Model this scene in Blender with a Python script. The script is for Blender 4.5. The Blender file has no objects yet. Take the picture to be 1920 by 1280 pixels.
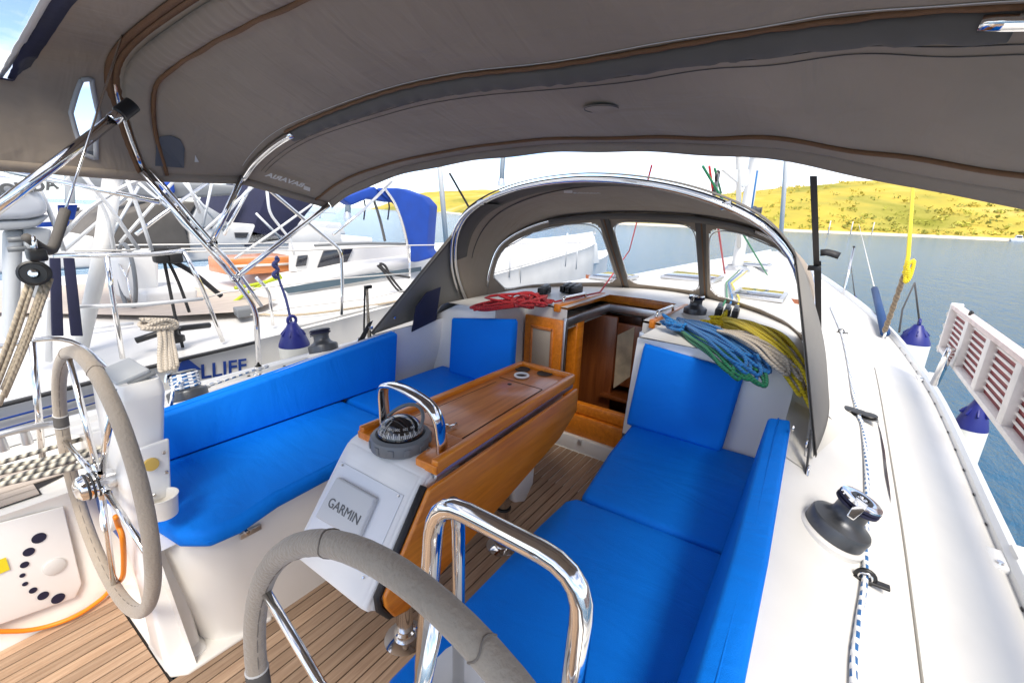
import bpy, bmesh, math, random
import numpy as np
from mathutils import Vector, Matrix, Euler

# ------------------------------------------------------------------ camera, sky, sun, exposure
# boat frame: X forward, Y to port, Z up, z = 0 on the cockpit sole, y = 0 on the centreline
sc = bpy.context.scene
F_PX, EYE, PITCH, ROLL, YAW = 848.0, Vector((0.0, -1.02, 1.5)), 0.282, 0.034, 0.606
_sp, _cp = math.sin(PITCH), math.cos(PITCH)
FW = Vector((math.cos(YAW) * _cp, math.sin(YAW) * _cp, -_sp))
_r0 = Vector((math.sin(YAW), -math.cos(YAW), 0)); _u0 = _r0.cross(FW)
RT = _r0 * math.cos(ROLL) + _u0 * math.sin(ROLL)
UP = _u0 * math.cos(ROLL) - _r0 * math.sin(ROLL)
cam_d = bpy.data.cameras.new("camera"); cam = bpy.data.objects.new("camera", cam_d)
sc.collection.objects.link(cam); sc.camera = cam
cam_d.sensor_width = 36.0; cam_d.lens = 36.0 * F_PX / 1920.0
cam_d.clip_start = 0.02; cam_d.clip_end = 3000
_m = Matrix((RT, UP, -FW)).transposed().to_4x4(); _m.translation = EYE; cam.matrix_world = _m

SUN_EL, SUN_AZ = math.radians(54), math.radians(-140)   # direction towards the sun, azimuth from +X to +Y
world = bpy.data.worlds.new("World"); sc.world = world; world.use_nodes = True
wn, wl = world.node_tree.nodes, world.node_tree.links
wn.clear()
w_out = wn.new("ShaderNodeOutputWorld"); w_bg = wn.new("ShaderNodeBackground")
sky = wn.new("ShaderNodeTexSky"); sky.sky_type = 'NISHITA'; sky.sun_disc = False
sky.sun_elevation = SUN_EL; sky.sun_rotation = math.pi / 2 - SUN_AZ
sky.air_density = .55; sky.dust_density = .15; sky.ozone_density = 1.0
w_tc = wn.new("ShaderNodeTexCoord"); w_map = wn.new("ShaderNodeMapping"); w_map.inputs['Scale'].default_value = (1.6, 1.6, 4.5)
w_ns = wn.new("ShaderNodeTexNoise"); w_ns.inputs['Scale'].default_value = 1.9; w_ns.inputs['Detail'].default_value = 7; w_ns.inputs['Roughness'].default_value = .55
w_rp = wn.new("ShaderNodeValToRGB"); w_rp.color_ramp.elements[0].position = .40; w_rp.color_ramp.elements[1].position = .64
w_mx = wn.new("ShaderNodeMixRGB"); w_mx.inputs['Color2'].default_value = (5.5, 5.3, 5.1, 1)
wl.new(w_tc.outputs['Generated'], w_map.inputs['Vector']); wl.new(w_map.outputs['Vector'], w_ns.inputs['Vector'])
wl.new(w_ns.outputs['Fac'], w_rp.inputs['Fac']); wl.new(w_rp.outputs['Color'], w_mx.inputs['Fac'])
wl.new(sky.outputs['Color'], w_mx.inputs['Color1']); wl.new(w_mx.outputs['Color'], w_bg.inputs['Color'])
w_bg.inputs['Strength'].default_value = 0.095
wl.new(w_bg.outputs['Background'], w_out.inputs['Surface'])
sun_d = bpy.data.lights.new("sun", 'SUN'); sun = bpy.data.objects.new("sun", sun_d); sc.collection.objects.link(sun)
sun_d.energy = 1.5; sun_d.angle = math.radians(28); sun_d.color = (1.0, .92, .80)
_sv = Vector((math.cos(SUN_EL) * math.cos(SUN_AZ), math.cos(SUN_EL) * math.sin(SUN_AZ), math.sin(SUN_EL)))
sun.rotation_euler = _sv.to_track_quat('Z', 'Y').to_euler()
sc.view_settings.view_transform = 'Standard'; sc.view_settings.look = 'None'
sc.view_settings.exposure = 1.9; sc.view_settings.gamma = 1.0; sc.view_settings.use_curve_mapping = False
sc.cycles.max_bounces = 10; sc.cycles.diffuse_bounces = 6; sc.cycles.glossy_bounces = 5; sc.cycles.transparent_max_bounces = 16
sc.cycles.caustics_reflective = False; sc.cycles.caustics_refractive = False
sc.cycles.use_denoising = True
sc.cycles.sample_clamp_indirect = 6.0

# ------------------------------------------------------------------ helpers
rnd = random.Random(7)
def ray(px, py): return RT * ((px - 960) / F_PX) + UP * ((640 - py) / F_PX) + FW
def at_z(px, py, z): d = ray(px, py); return EYE + d * ((z - EYE.z) / d.z)
def at_x(px, py, x): d = ray(px, py); return EYE + d * ((x - EYE.x) / d.x)
def at_y(px, py, y): d = ray(px, py); return EYE + d * ((y - EYE.y) / d.y)
COL = sc.collection
def V(*a): return Vector(a)

def thing(name, label, cat, loc=(0, 0, 0), group=None):
    o = bpy.data.objects.new(name, None); COL.objects.link(o); o.location = loc; o.empty_display_size = .05
    o['label'] = label; o['category'] = cat
    if group: o['group'] = group
    return o
def tag(o, label, cat, group=None):
    o['label'] = label; o['category'] = cat
    if group: o['group'] = group
    return o
def world_loc(o):
    p = Vector(o.location)
    while o.parent: o = o.parent; p = p + Vector(o.location) if o.type == 'EMPTY' else p
    return p
def adopt(o, parent):
    """parent keeping the world position the mesh was written in"""
    if parent is not None:
        o.parent = parent
        top = parent
        while top.parent: top = top.parent
        if parent is top: o.matrix_parent_inverse = Matrix.Translation(-Vector(top.location))
    return o
def mesh(name, verts, faces, mat, parent=None, smooth=False, uv=None, solid=0):
    me = bpy.data.meshes.new(name)
    me.from_pydata([tuple(v) for v in verts], [], faces)
    if uv is not None:
        l = me.uv_layers.new(name="UVMap")
        for lp in me.loops: pass
        l.data.foreach_set('uv', [c for f in uv for p in f for c in p])
    me.validate(clean_customdata=False); me.update()
    if smooth: me.polygons.foreach_set('use_smooth', [True] * len(me.polygons))
    o = bpy.data.objects.new(name, me); COL.objects.link(o)
    if mat: me.materials.append(mat)
    if solid:
        s = o.modifiers.new("thickness", 'SOLIDIFY'); s.thickness = solid; s.offset = 0
    return adopt(o, parent)
def from_bm(name, bm, mat, parent=None, smooth=True, angle=40):
    me = bpy.data.meshes.new(name); bm.to_mesh(me); bm.free()
    if smooth:
        me.polygons.foreach_set('use_smooth', [True] * len(me.polygons))
        me.set_sharp_from_angle(angle=math.radians(angle))
    o = bpy.data.objects.new(name, me); COL.objects.link(o); me.materials.append(mat)
    return adopt(o, parent)
def rot_to(axis):
    return Vector((0, 0, 1)).rotation_difference(Vector(axis).normalized()).to_matrix().to_4x4()
def box(name, c, s, mat, parent=None, bevel=0.0, rot=None, seg=2):
    bm = bmesh.new(); bmesh.ops.create_cube(bm, size=1)
    bmesh.ops.scale(bm, vec=s, verts=bm.verts)
    if bevel: bmesh.ops.bevel(bm, geom=bm.edges[:], offset=bevel, segments=seg, affect='EDGES', profile=.5)
    M = Matrix.Translation(c)
    if rot is not None: M = M @ (rot if isinstance(rot, Matrix) else Euler(rot).to_matrix().to_4x4())
    bm.transform(M); return from_bm(name, bm, mat, parent)
def prism(name, poly, off, mat, parent=None, bevel=0.0, seg=3, angle=40):
    """polygon (3D points) extruded by vector off, edges bevelled"""
    bm = bmesh.new(); vs = [bm.verts.new(Vector(p)) for p in poly]; f = bm.faces.new(vs)
    r = bmesh.ops.extrude_face_region(bm, geom=[f])
    bmesh.ops.translate(bm, verts=[e for e in r['geom'] if isinstance(e, bmesh.types.BMVert)], vec=Vector(off))
    bmesh.ops.recalc_face_normals(bm, faces=bm.faces[:])
    if bevel: bmesh.ops.bevel(bm, geom=bm.edges[:], offset=bevel, segments=seg, affect='EDGES', profile=.5, clamp_overlap=True)
    return from_bm(name, bm, mat, parent, angle=angle)
def lathe(name, prof, origin, axis, mat, parent=None, seg=28, angle=35):
    bm = bmesh.new(); rings = []
    for r, h in prof:
        if r < 1e-5: rings.append([bm.verts.new((0, 0, h))])
        else: rings.append([bm.verts.new((r * math.cos(2 * math.pi * k / seg), r * math.sin(2 * math.pi * k / seg), h)) for k in range(seg)])
    for a, b in zip(rings, rings[1:]):
        for k in range(seg):
            q = [a[k % len(a)], a[(k + 1) % len(a)], b[(k + 1) % len(b)], b[k % len(b)]]
            q = list(dict.fromkeys(q))
            if len(q) > 2: bm.faces.new(q)
    bmesh.ops.recalc_face_normals(bm, faces=bm.faces[:])
    bm.transform(Matrix.Translation(origin) @ rot_to(axis)); return from_bm(name, bm, mat, parent, angle=angle)
def smooth_path(pts, n=6, closed=False):
    P = [Vector(p) for p in pts]; N = len(P); out = []
    if N < 3 or n < 2: return P
    for i in range(N if closed else N - 1):
        p0 = P[(i - 1) % N] if closed or i else P[0] * 2 - P[1]
        p1, p2 = P[i], P[(i + 1) % N]
        p3 = P[(i + 2) % N] if closed or i + 2 < N else P[-1] * 2 - P[-2]
        for k in range(n):
            t = k / n
            out.append(.5 * ((2 * p1) + (p2 - p0) * t + (2 * p0 - 5 * p1 + 4 * p2 - p3) * t * t + (3 * p1 - p0 - 3 * p2 + p3) * t ** 3))
    if not closed: out.append(P[-1].copy())
    return out
def tube_data(pts, r, seg=10, closed=False):
    P = pts; N = len(P); vs, fs, uvs = [], [], []
    R = r if callable(r) else (lambda t: r)
    up = None; L = 0; ls = []
    for i in range(N):
        if closed: t = P[(i + 1) % N] - P[i - 1]
        else: t = P[min(i + 1, N - 1)] - P[max(i - 1, 0)]
        t = t.normalized() if t.length > 1e-9 else Vector((1, 0, 0))
        if up is None:
            a = Vector((0, 0, 1)) if abs(t.z) < .9 else Vector((1, 0, 0)); up = (a - t * a.dot(t)).normalized()
        else:
            up = up - t * up.dot(t)
            up = up.normalized() if up.length > 1e-6 else t.orthogonal().normalized()
        s = t.cross(up); rr = R(i / max(N - 1, 1))
        if i: L += (P[i] - P[i - 1]).length
        ls.append(L)
        for k in range(seg):
            a = 2 * math.pi * k / seg; vs.append(P[i] + (up * math.cos(a) + s * math.sin(a)) * rr)
    for i in range(N if closed else N - 1):
        j = (i + 1) % N; l0 = ls[i]; l1 = ls[j] if j else L + (P[0] - P[-1]).length
        for k in range(seg):
            k2 = (k + 1) % seg
            fs.append((i * seg + k, i * seg + k2, j * seg + k2, j * seg + k))
            uvs.append(((l0, k / seg), (l0, (k + 1) / seg), (l1, (k + 1) / seg), (l1, k / seg)))
    if not closed:
        fs.append(tuple(range(seg - 1, -1, -1))); uvs.append(tuple((0, 0) for _ in range(seg)))
        fs.append(tuple((N - 1) * seg + k for k in range(seg))); uvs.append(tuple((L, 0) for _ in range(seg)))
    return vs, fs, uvs
def tube(name, pts, r, mat, parent=None, seg=10, n=1, closed=False):
    P = smooth_path(pts, n, closed) if n > 1 else [Vector(p) for p in pts]
    vs, fs, uvs = tube_data(P, r, seg, closed)
    return mesh(name, vs, fs, mat, parent, True, uvs)
def bend_path(pts, rad=.05, n=5):
    """polyline with rounded corners (bent pipe)"""
    P = [Vector(p) for p in pts]; out = [P[0]]
    for a, b, c in zip(P, P[1:], P[2:]):
        d1, d2 = (a - b), (c - b); k = min(rad, d1.length * .49, d2.length * .49)
        s, e = b + d1.normalized() * k, b + d2.normalized() * k
        for i in range(n + 1):
            t = i / n; out.append(s * (1 - t) ** 2 + b * 2 * t * (1 - t) + e * t * t)
    out.append(P[-1]); return out
def pipe(name, pts, r, mat, parent=None, rad=.05, seg=12):
    return tube(name, bend_path(pts, rad), r, mat, parent, seg)
def grid(name, fn, nu, nv, mat, parent=None, solid=0, keep=None, smooth=True):
    vs = [Vector(fn(i / nu, j / nv)) for j in range(nv + 1) for i in range(nu + 1)]
    fs, uv = [], []
    for j in range(nv):
        for i in range(nu):
            if keep is None or keep((i + .5) / nu, (j + .5) / nv):
                a = j * (nu + 1) + i; fs.append((a, a + 1, a + nu + 2, a + nu + 1))
                uv.append(((i / nu, j / nv), ((i + 1) / nu, j / nv), ((i + 1) / nu, (j + 1) / nv), (i / nu, (j + 1) / nv)))
    return mesh(name, vs, fs, mat, parent, smooth, uv, solid)
def poly_at(P, n):
    """resample a polyline evenly by length into a function of s in 0..1"""
    P = [Vector(p) for p in P]; d = [0]
    for a, b in zip(P, P[1:]): d.append(d[-1] + (b - a).length)
    D = np.array(d) / d[-1]; A = np.array([tuple(p) for p in P])
    def f(s): return Vector([float(np.interp(s, D, A[:, k])) for k in range(3)])
    return f
def text(name, s, size, origin, right, up, mat, parent=None, depth=.0008, mirror=False, align='LEFT', bold=0.0):
    cu = bpy.data.curves.new(name, 'FONT'); cu.body = s; cu.size = size; cu.extrude = depth; cu.align_x = align; cu.offset = bold
    cu.materials.append(mat); o = bpy.data.objects.new(name, cu); COL.objects.link(o)
    r = Vector(right).normalized(); u = Vector(up); u = (u - r * u.dot(r)).normalized(); n = r.cross(u)
    if mirror: r = -r
    M = Matrix((r, u, n)).transposed().to_4x4(); M.translation = Vector(origin)
    me = bpy.data.meshes.new_from_object(o); bpy.data.objects.remove(o); me.transform(M)
    o = bpy.data.objects.new(name, me); COL.objects.link(o)
    return adopt(o, parent)
def copy_thing(root, loc, label, group=None):
    c = root.copy(); COL.objects.link(c); c.location = loc; c['label'] = label
    if group: c['group'] = group
    for ch in root.children:
        k = ch.copy(); COL.objects.link(k); k.parent = c; k.matrix_parent_inverse = ch.matrix_parent_inverse.copy()
        for g in ch.children:
            q = g.copy(); COL.objects.link(q); q.parent = k; q.matrix_parent_inverse = g.matrix_parent_inverse.copy()
    return c

# ------------------------------------------------------------------ materials
MATS = {}
def mat(name, col, rough=.5, metal=0.0, var=0.0, vscale=8.0, bump=0.0, bscale=60.0, spec=.5, coat=0.0, sheen=0.0, objvar=0.0, trans=0.0):
    m = bpy.data.materials.new(name); m.use_nodes = True; nt = m.node_tree; n, l = nt.nodes, nt.links
    b = n['Principled BSDF']; b.inputs['Base Color'].default_value = (*col, 1); b.inputs['Roughness'].default_value = rough
    b.inputs['Metallic'].default_value = metal; b.inputs['Specular IOR Level'].default_value = spec
    b.inputs['Coat Weight'].default_value = coat; b.inputs['Coat Roughness'].default_value = .08
    b.inputs['Sheen Weight'].default_value = sheen
    tc = n.new('ShaderNodeTexCoord'); src = None
    if var:
        ns = n.new('ShaderNodeTexNoise'); ns.inputs['Scale'].default_value = vscale; ns.inputs['Detail'].default_value = 5
        l.new(tc.outputs['Object'], ns.inputs['Vector'])
        mr = n.new('ShaderNodeMapRange'); mr.inputs['From Min'].default_value = .3; mr.inputs['From Max'].default_value = .7
        mr.inputs['To Min'].default_value = 1 - var; mr.inputs['To Max'].default_value = 1 + var
        l.new(ns.outputs['Fac'], mr.inputs['Value'])
        hs = n.new('ShaderNodeHueSaturation'); hs.inputs['Color'].default_value = (*col, 1); l.new(mr.outputs['Result'], hs.inputs['Value']); src = hs
        mr2 = n.new('ShaderNodeMapRange'); mr2.inputs['To Min'].default_value = max(rough - .08, .02); mr2.inputs['To Max'].default_value = min(rough + .1, 1)
        l.new(ns.outputs['Fac'], mr2.inputs['Value']); l.new(mr2.outputs['Result'], b.inputs['Roughness'])
    if objvar:
        oi = n.new('ShaderNodeObjectInfo'); mo = n.new('ShaderNodeMapRange')
        mo.inputs['To Min'].default_value = 1 - objvar; mo.inputs['To Max'].default_value = 1 + objvar; l.new(oi.outputs['Random'], mo.inputs['Value'])
        h2 = n.new('ShaderNodeHueSaturation'); l.new(mo.outputs['Result'], h2.inputs['Value'])
        if src: l.new(src.outputs['Color'], h2.inputs['Color'])
        else: h2.inputs['Color'].default_value = (*col, 1)
        src = h2
    if src: l.new(src.outputs['Color'], b.inputs['Base Color'])
    if bump:
        nb = n.new('ShaderNodeTexNoise'); nb.inputs['Scale'].default_value = bscale; nb.inputs['Detail'].default_value = 4
        l.new(tc.outputs['Object'], nb.inputs['Vector']); bp = n.new('ShaderNodeBump'); bp.inputs['Strength'].default_value = bump; bp.inputs['Distance'].default_value = .01
        l.new(nb.outputs['Fac'], bp.inputs['Height']); l.new(bp.outputs['Normal'], b.inputs['Normal'])
    MATS[name] = m; return m
def wood(name, dark, light, rough=.3, coat=.5, scale=(1.2, 22, 22), objvar=.0, bump=.05, detail=8):
    m = bpy.data.materials.new(name); m.use_nodes = True; n, l = m.node_tree.nodes, m.node_tree.links
    b = n['Principled BSDF']; b.inputs['Roughness'].default_value = rough; b.inputs['Coat Weight'].default_value = coat; b.inputs['Coat Roughness'].default_value = .12
    tc = n.new('ShaderNodeTexCoord'); mp = n.new('ShaderNodeMapping'); mp.inputs['Scale'].default_value = scale
    oi = n.new('ShaderNodeObjectInfo'); vm = n.new('ShaderNodeVectorMath'); vm.operation = 'MULTIPLY_ADD'
    vm.inputs[1].default_value = (7, 7, 7)
    cx = n.new('ShaderNodeCombineXYZ')
    for k in 'XYZ': l.new(oi.outputs['Random'], cx.inputs[k])
    l.new(tc.outputs['Object'], mp.inputs['Vector']); l.new(cx.outputs['Vector'], vm.inputs[0]); l.new(mp.outputs['Vector'], vm.inputs[2])
    ns = n.new('ShaderNodeTexNoise'); ns.inputs['Scale'].default_value = 2.2; ns.inputs['Detail'].default_value = detail; ns.inputs['Roughness'].default_value = .65; ns.inputs['Distortion'].default_value = .4
    l.new(vm.outputs['Vector'], ns.inputs['Vector'])
    rp = n.new('ShaderNodeValToRGB'); rp.color_ramp.elements[0].position = .32; rp.color_ramp.elements[1].position = .68
    rp.color_ramp.elements[0].color = (*dark, 1); rp.color_ramp.elements[1].color = (*light, 1); l.new(ns.outputs['Fac'], rp.inputs['Fac'])
    src = rp.outputs['Color']
    if objvar:
        mo = n.new('ShaderNodeMapRange'); mo.inputs['To Min'].default_value = 1 - objvar; mo.inputs['To Max'].default_value = 1 + objvar
        l.new(oi.outputs['Random'], mo.inputs['Value']); h = n.new('ShaderNodeHueSaturation'); l.new(mo.outputs['Result'], h.inputs['Value']); l.new(src, h.inputs['Color']); src = h.outputs['Color']
    l.new(src, b.inputs['Base Color'])
    if bump:
        bp = n.new('ShaderNodeBump'); bp.inputs['Strength'].default_value = bump; bp.inputs['Distance'].default_value = .004
        l.new(ns.outputs['Fac'], bp.inputs['Height']); l.new(bp.outputs['Normal'], b.inputs['Normal'])
    MATS[name] = m; return m
def rope_mat(name, c1, c2, turns=70.0, strands=2.0, mix=.5, dash=None):
    """laid rope: diagonal strands in colour and relief along the tube's length (UV: metres, turn)"""
    m = bpy.data.materials.new(name); m.use_nodes = True; n, l = m.node_tree.nodes, m.node_tree.links
    b = n['Principled BSDF']; b.inputs['Roughness'].default_value = .8; b.inputs['Sheen Weight'].default_value = .2
    uv = n.new('ShaderNodeUVMap'); sp = n.new('ShaderNodeSeparateXYZ'); l.new(uv.outputs['UV'], sp.inputs['Vector'])
    def math_(op, a, bb=None):
        k = n.new('ShaderNodeMath'); k.operation = op
        for i, v in enumerate((a, bb)):
            if v is None: continue
            if isinstance(v, (int, float)): k.inputs[i].default_value = v
            else: l.new(v, k.inputs[i])
        return k.outputs[0]
    ph = math_('ADD', math_('MULTIPLY', sp.outputs['X'], turns), math_('MULTIPLY', sp.outputs['Y'], strands))
    sn = math_('SINE', math_('MULTIPLY', ph, 2 * math.pi))
    mx = n.new('ShaderNodeMixRGB'); mx.inputs['Color1'].default_value = (*c1, 1); mx.inputs['Color2'].default_value = (*c2, 1)
    if dash:
        # separate flecks: one strand in a few carries the second colour, broken along the length
        a = math_('GREATER_THAN', sn, -.15)
        v3 = math_('FRACT', math_('ADD', math_('MULTIPLY', sp.outputs['Y'], dash[1]), math_('MULTIPLY', sp.outputs['X'], dash[0] * .13)))
        l.new(math_('MULTIPLY', a, math_('GREATER_THAN', v3, .45)), mx.inputs['Fac'])
    else:
        l.new(math_('MULTIPLY', math_('ADD', math_('MULTIPLY', sn, .5), .5), mix), mx.inputs['Fac'])
    l.new(mx.outputs['Color'], b.inputs['Base Color'])
    bp = n.new('ShaderNodeBump'); bp.inputs['Strength'].default_value = .7; bp.inputs['Distance'].default_value = .002
    l.new(sn, bp.inputs['Height']); l.new(bp.outputs['Normal'], b.inputs['Normal'])
    MATS[name] = m; return m
def clear_mat(name, tint, gloss=.08, haze=.06):
    m = bpy.data.materials.new(name); m.use_nodes = True; n, l = m.node_tree.nodes, m.node_tree.links
    n.remove(n['Principled BSDF']); out = n['Material Output']
    t = n.new('ShaderNodeBsdfTransparent'); t.inputs['Color'].default_value = (*tint, 1)
    g = n.new('ShaderNodeBsdfGlossy'); g.inputs['Roughness'].default_value = .06
    d = n.new('ShaderNodeBsdfTranslucent'); d.inputs['Color'].default_value = (.8, .8, .8, 1)
    a = n.new('ShaderNodeMixShader'); a.inputs[0].default_value = haze; b2 = n.new('ShaderNodeMixShader')
    tc = n.new('ShaderNodeTexCoord'); ns = n.new('ShaderNodeTexNoise'); ns.inputs['Scale'].default_value = 4; l.new(tc.outputs['Object'], ns.inputs['Vector'])
    bp = n.new('ShaderNodeBump'); bp.inputs['Strength'].default_value = .3; bp.inputs['Distance'].default_value = .02; l.new(ns.outputs['Fac'], bp.inputs['Height']); l.new(bp.outputs['Normal'], g.inputs['Normal'])
    lw = n.new('ShaderNodeLayerWeight'); lw.inputs['Blend'].default_value = .5; pw = n.new('ShaderNodeMath'); pw.operation = 'POWER'; pw.inputs[1].default_value = 4.0; l.new(lw.outputs['Facing'], pw.inputs[0])
    mm = n.new('ShaderNodeMath'); mm.operation = 'MULTIPLY_ADD'; mm.inputs[1].default_value = .30; mm.inputs[2].default_value = gloss * .5 + .015
    l.new(pw.outputs[0], mm.inputs[0]); l.new(mm.outputs[0], b2.inputs[0])
    l.new(t.outputs[0], a.inputs[1]); l.new(d.outputs[0], a.inputs[2]); l.new(a.outputs[0], b2.inputs[1]); l.new(g.outputs[0], b2.inputs[2]); l.new(b2.outputs[0], out.inputs['Surface'])
    MATS[name] = m; return m

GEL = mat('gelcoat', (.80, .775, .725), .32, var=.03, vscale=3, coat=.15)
GEL_TONED = mat('gelcoat_toned_down', (.64, .63, .61), .42, var=.05, vscale=5, bump=.04, bscale=9)  # white gelcoat with its colour darkened to hold back glare on the open deck
NBH = mat('neighbour_gelcoat', (.70, .695, .68), .4, var=.06, vscale=2.5)
GEL_SHADE = mat('gelcoat_in_shade', (.83, .82, .80), .3, var=.02, vscale=3, coat=.2)  # lighter copy of the same white, for mouldings in the canopy's shade
NONSKID = mat('nonskid_pattern', (.62, .60, .55), .8, bump=.35, bscale=300)
BLUE = mat('blue_vinyl', (.001, .185, .76), .6, var=.06, vscale=2.2, bump=.25, bscale=420, spec=.14)
def creases(m, sx, strength, dist):
    """soft pulled creases added under the fine weave"""
    n, l = m.node_tree.nodes, m.node_tree.links; b = n['Principled BSDF']
    tc = n.new('ShaderNodeTexCoord'); mp = n.new('ShaderNodeMapping'); mp.inputs['Scale'].default_value = sx; l.new(tc.outputs['Object'], mp.inputs['Vector'])
    ns = n.new('ShaderNodeTexNoise'); ns.inputs['Scale'].default_value = 2.4; ns.inputs['Detail'].default_value = 3; ns.inputs['Distortion'].default_value = 1.2; l.new(mp.outputs['Vector'], ns.inputs['Vector'])
    bp = n.new('ShaderNodeBump'); bp.inputs['Strength'].default_value = strength; bp.inputs['Distance'].default_value = dist
    old = b.inputs['Normal'].links[0].from_socket if b.inputs['Normal'].is_linked else None
    if old: l.new(old, bp.inputs['Normal'])
    l.new(ns.outputs['Fac'], bp.inputs['Height']); l.new(bp.outputs['Normal'], b.inputs['Normal'])
creases(BLUE, (3.0, 1.0, .8), .30, .03)
TEAKD = wood('weathered_teak', (.285, .178, .108), (.46, .32, .215), rough=.75, coat=0, scale=(2.2, 40, 40), objvar=.22, bump=.25)
TEAKG = wood('grey_teak', (.38, .32, .27), (.54, .47, .41), rough=.8, coat=0, scale=(2.2, 40, 40), objvar=.14, bump=.25)
CAULK = mat('black_caulking', (.018, .015, .014), .7)
VARN = wood('varnished_teak', (.56, .145, .006), (.80, .265, .018), rough=.3, coat=.25, scale=(1.6, 18, 18), bump=.02)
VARND = wood('varnished_teak_table', (.44, .135, .032), (.66, .245, .068), rough=.3, coat=.3, scale=(1.6, 26, 26), bump=.02)
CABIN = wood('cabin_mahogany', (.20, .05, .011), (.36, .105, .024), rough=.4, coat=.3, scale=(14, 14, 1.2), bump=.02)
CHROME = mat('polished_stainless', (.78, .77, .76), .07, 1.0, var=.04, vscale=5)
ALU = mat('brushed_aluminium', (.66, .66, .67), .35, 1.0, var=.05)
CANVAS = mat('grey_brown_canvas', (.30, .242, .185), .85, var=.14, vscale=1.6, bump=.35, bscale=5, sheen=.1)
CANVASD = mat('dark_canvas', (.11, .10, .09), .85, var=.12, vscale=6, bump=.3, bscale=14)
creases(CANVAS, (2.0, .9, 1.0), .5, .03)
creases(CANVAS, (.9, 5.0, 2.0), .35, .02)
ZIP = mat('brown_zip_tape', (.16, .075, .03), .7, var=.1, bump=.3, bscale=120)
NAVY = mat('navy_cloth', (.012, .014, .045), .8, bump=.3, bscale=20, var=.15)
SBLUE = mat('bright_blue_canvas', (.005, .05, .32), .75, bump=.3, bscale=10, var=.12)
BLACK = mat('black_plastic', (.012, .012, .013), .4, var=.1)
RUBBER = mat('black_rubber', (.02, .02, .022), .6)
WINCHG = mat('grey_anodised', (.085, .09, .10), .38, .55, var=.05)
WHITEP = mat('white_plastic', (.78, .78, .77), .4)
GREYP = mat('grey_plastic', (.42, .44, .46), .45, var=.02)
GREYD = mat('dark_grey_plastic', (.16, .17, .18), .45)
SUEDE = mat('taupe_suede', (.36, .30, .235), .9, var=.08, vscale=9, bump=.35, bscale=150, sheen=.3)
YELLOW = mat('yellow_label', (.75, .62, .02), .5)
YPLUG = mat('amber_plug', (.62, .42, .10), .5)
PRINT = mat('pale_print', (.62, .60, .57), .7)
PRINTG = mat('grey_print', (.12, .125, .13), .6)
HBLUE = mat('hull_blue', (.01, .05, .28), .35)
FBLUE = mat('fender_blue', (.009, .014, .16), .4, var=.06)
FWHITE = mat('fender_white', (.76, .75, .68), .45, var=.06)
ORANGE = mat('orange_cable', (.85, .24, .01), .45)
INKDARK = mat('tinted_acrylic', (.02, .022, .03), .08, coat=.6)
CLEAR = clear_mat('clear_vinyl', (.95, .96, .97), .0, .025)
PANE = clear_mat('window_pane', (.5, .52, .55), .2, .05)
CHART = mat('printed_chart', (.72, .60, .40), .6, var=.35, vscale=7)
BURG = mat('burgundy_paint', (.22, .03, .035), .6, var=.2, vscale=20)
OLDWHITE = mat('worn_white_paint', (.74, .71, .69), .6, var=.09, vscale=18)
MASTW = mat('pale_anodised_spar', (.66, .65, .63), .45, .1)
R_RED = rope_mat('red_rope', (.55, .012, .02), (.30, .004, .01))
R_BLUE = rope_mat('blue_rope', (.006, .17, .46), (.003, .075, .27))
R_GREEN = rope_mat('green_rope', (.008, .22, .09), (.003, .09, .035))
R_BEIGE = rope_mat('beige_rope', (.56, .49, .40), (.36, .31, .25))
R_YEL = rope_mat('yellow_rope', (.80, .62, .012), (.52, .38, .008))
R_FLECK = rope_mat('blue_fleck_rope', (.70, .72, .74), (.006, .10, .30), 30, 0.0, dash=(30, 3.0))
R_BW = rope_mat('black_white_rope', (.62, .58, .48), (.05, .05, .05), 40, 1, mix=1.0)
R_TAN = rope_mat('tan_rope', (.52, .43, .31), (.36, .29, .21), 60, 2)
R_BLK = rope_mat('black_rope', (.02, .02, .022), (.008, .008, .01))
R_DBL = rope_mat('dark_blue_rope', (.01, .02, .12), (.005, .01, .06))
R_BROWN = rope_mat('brown_mooring_rope', (.25, .18, .11), (.10, .07, .05), 30, 1)
R_WHITE = rope_mat('white_rope', (.70, .68, .62), (.5, .48, .44))

# ------------------------------------------------------------------ large structure: water, hills, shore
WATER_Z = -0.95
wm = bpy.data.materials.new('sea_water'); wm.use_nodes = True
_n, _l = wm.node_tree.nodes, wm.node_tree.links; _b = _n['Principled BSDF']
_b.inputs['Base Color'].default_value = (.014, .085, .17, 1); _b.inputs['Roughness'].default_value = .16; _b.inputs['IOR'].default_value = 1.33
_tc = _n.new('ShaderNodeTexCoord'); _mp = _n.new('ShaderNodeMapping'); _mp.inputs['Rotation'].default_value = (0, 0, .5); _mp.inputs['Scale'].default_value = (.9, 2.6, 1)
_l.new(_tc.outputs['Object'], _mp.inputs['Vector'])
_n1 = _n.new('ShaderNodeTexNoise'); _n1.inputs['Scale'].default_value = .8; _n1.inputs['Detail'].default_value = 8; _n1.inputs['Roughness'].default_value = .6; _l.new(_mp.outputs['Vector'], _n1.inputs['Vector'])
_bp = _n.new('ShaderNodeBump'); _bp.inputs['Strength'].default_value = .55; _bp.inputs['Distance'].default_value = .35; _l.new(_n1.outputs['Fac'], _bp.inputs['Height']); _l.new(_bp.outputs['Normal'], _b.inputs['Normal'])
w = mesh('water', [(-200, -300, WATER_Z), (600, -300, WATER_Z), (600, 400, WATER_Z), (-200, 400, WATER_Z)], [(0, 1, 2, 3)], wm); w['kind'] = 'structure'

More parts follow.
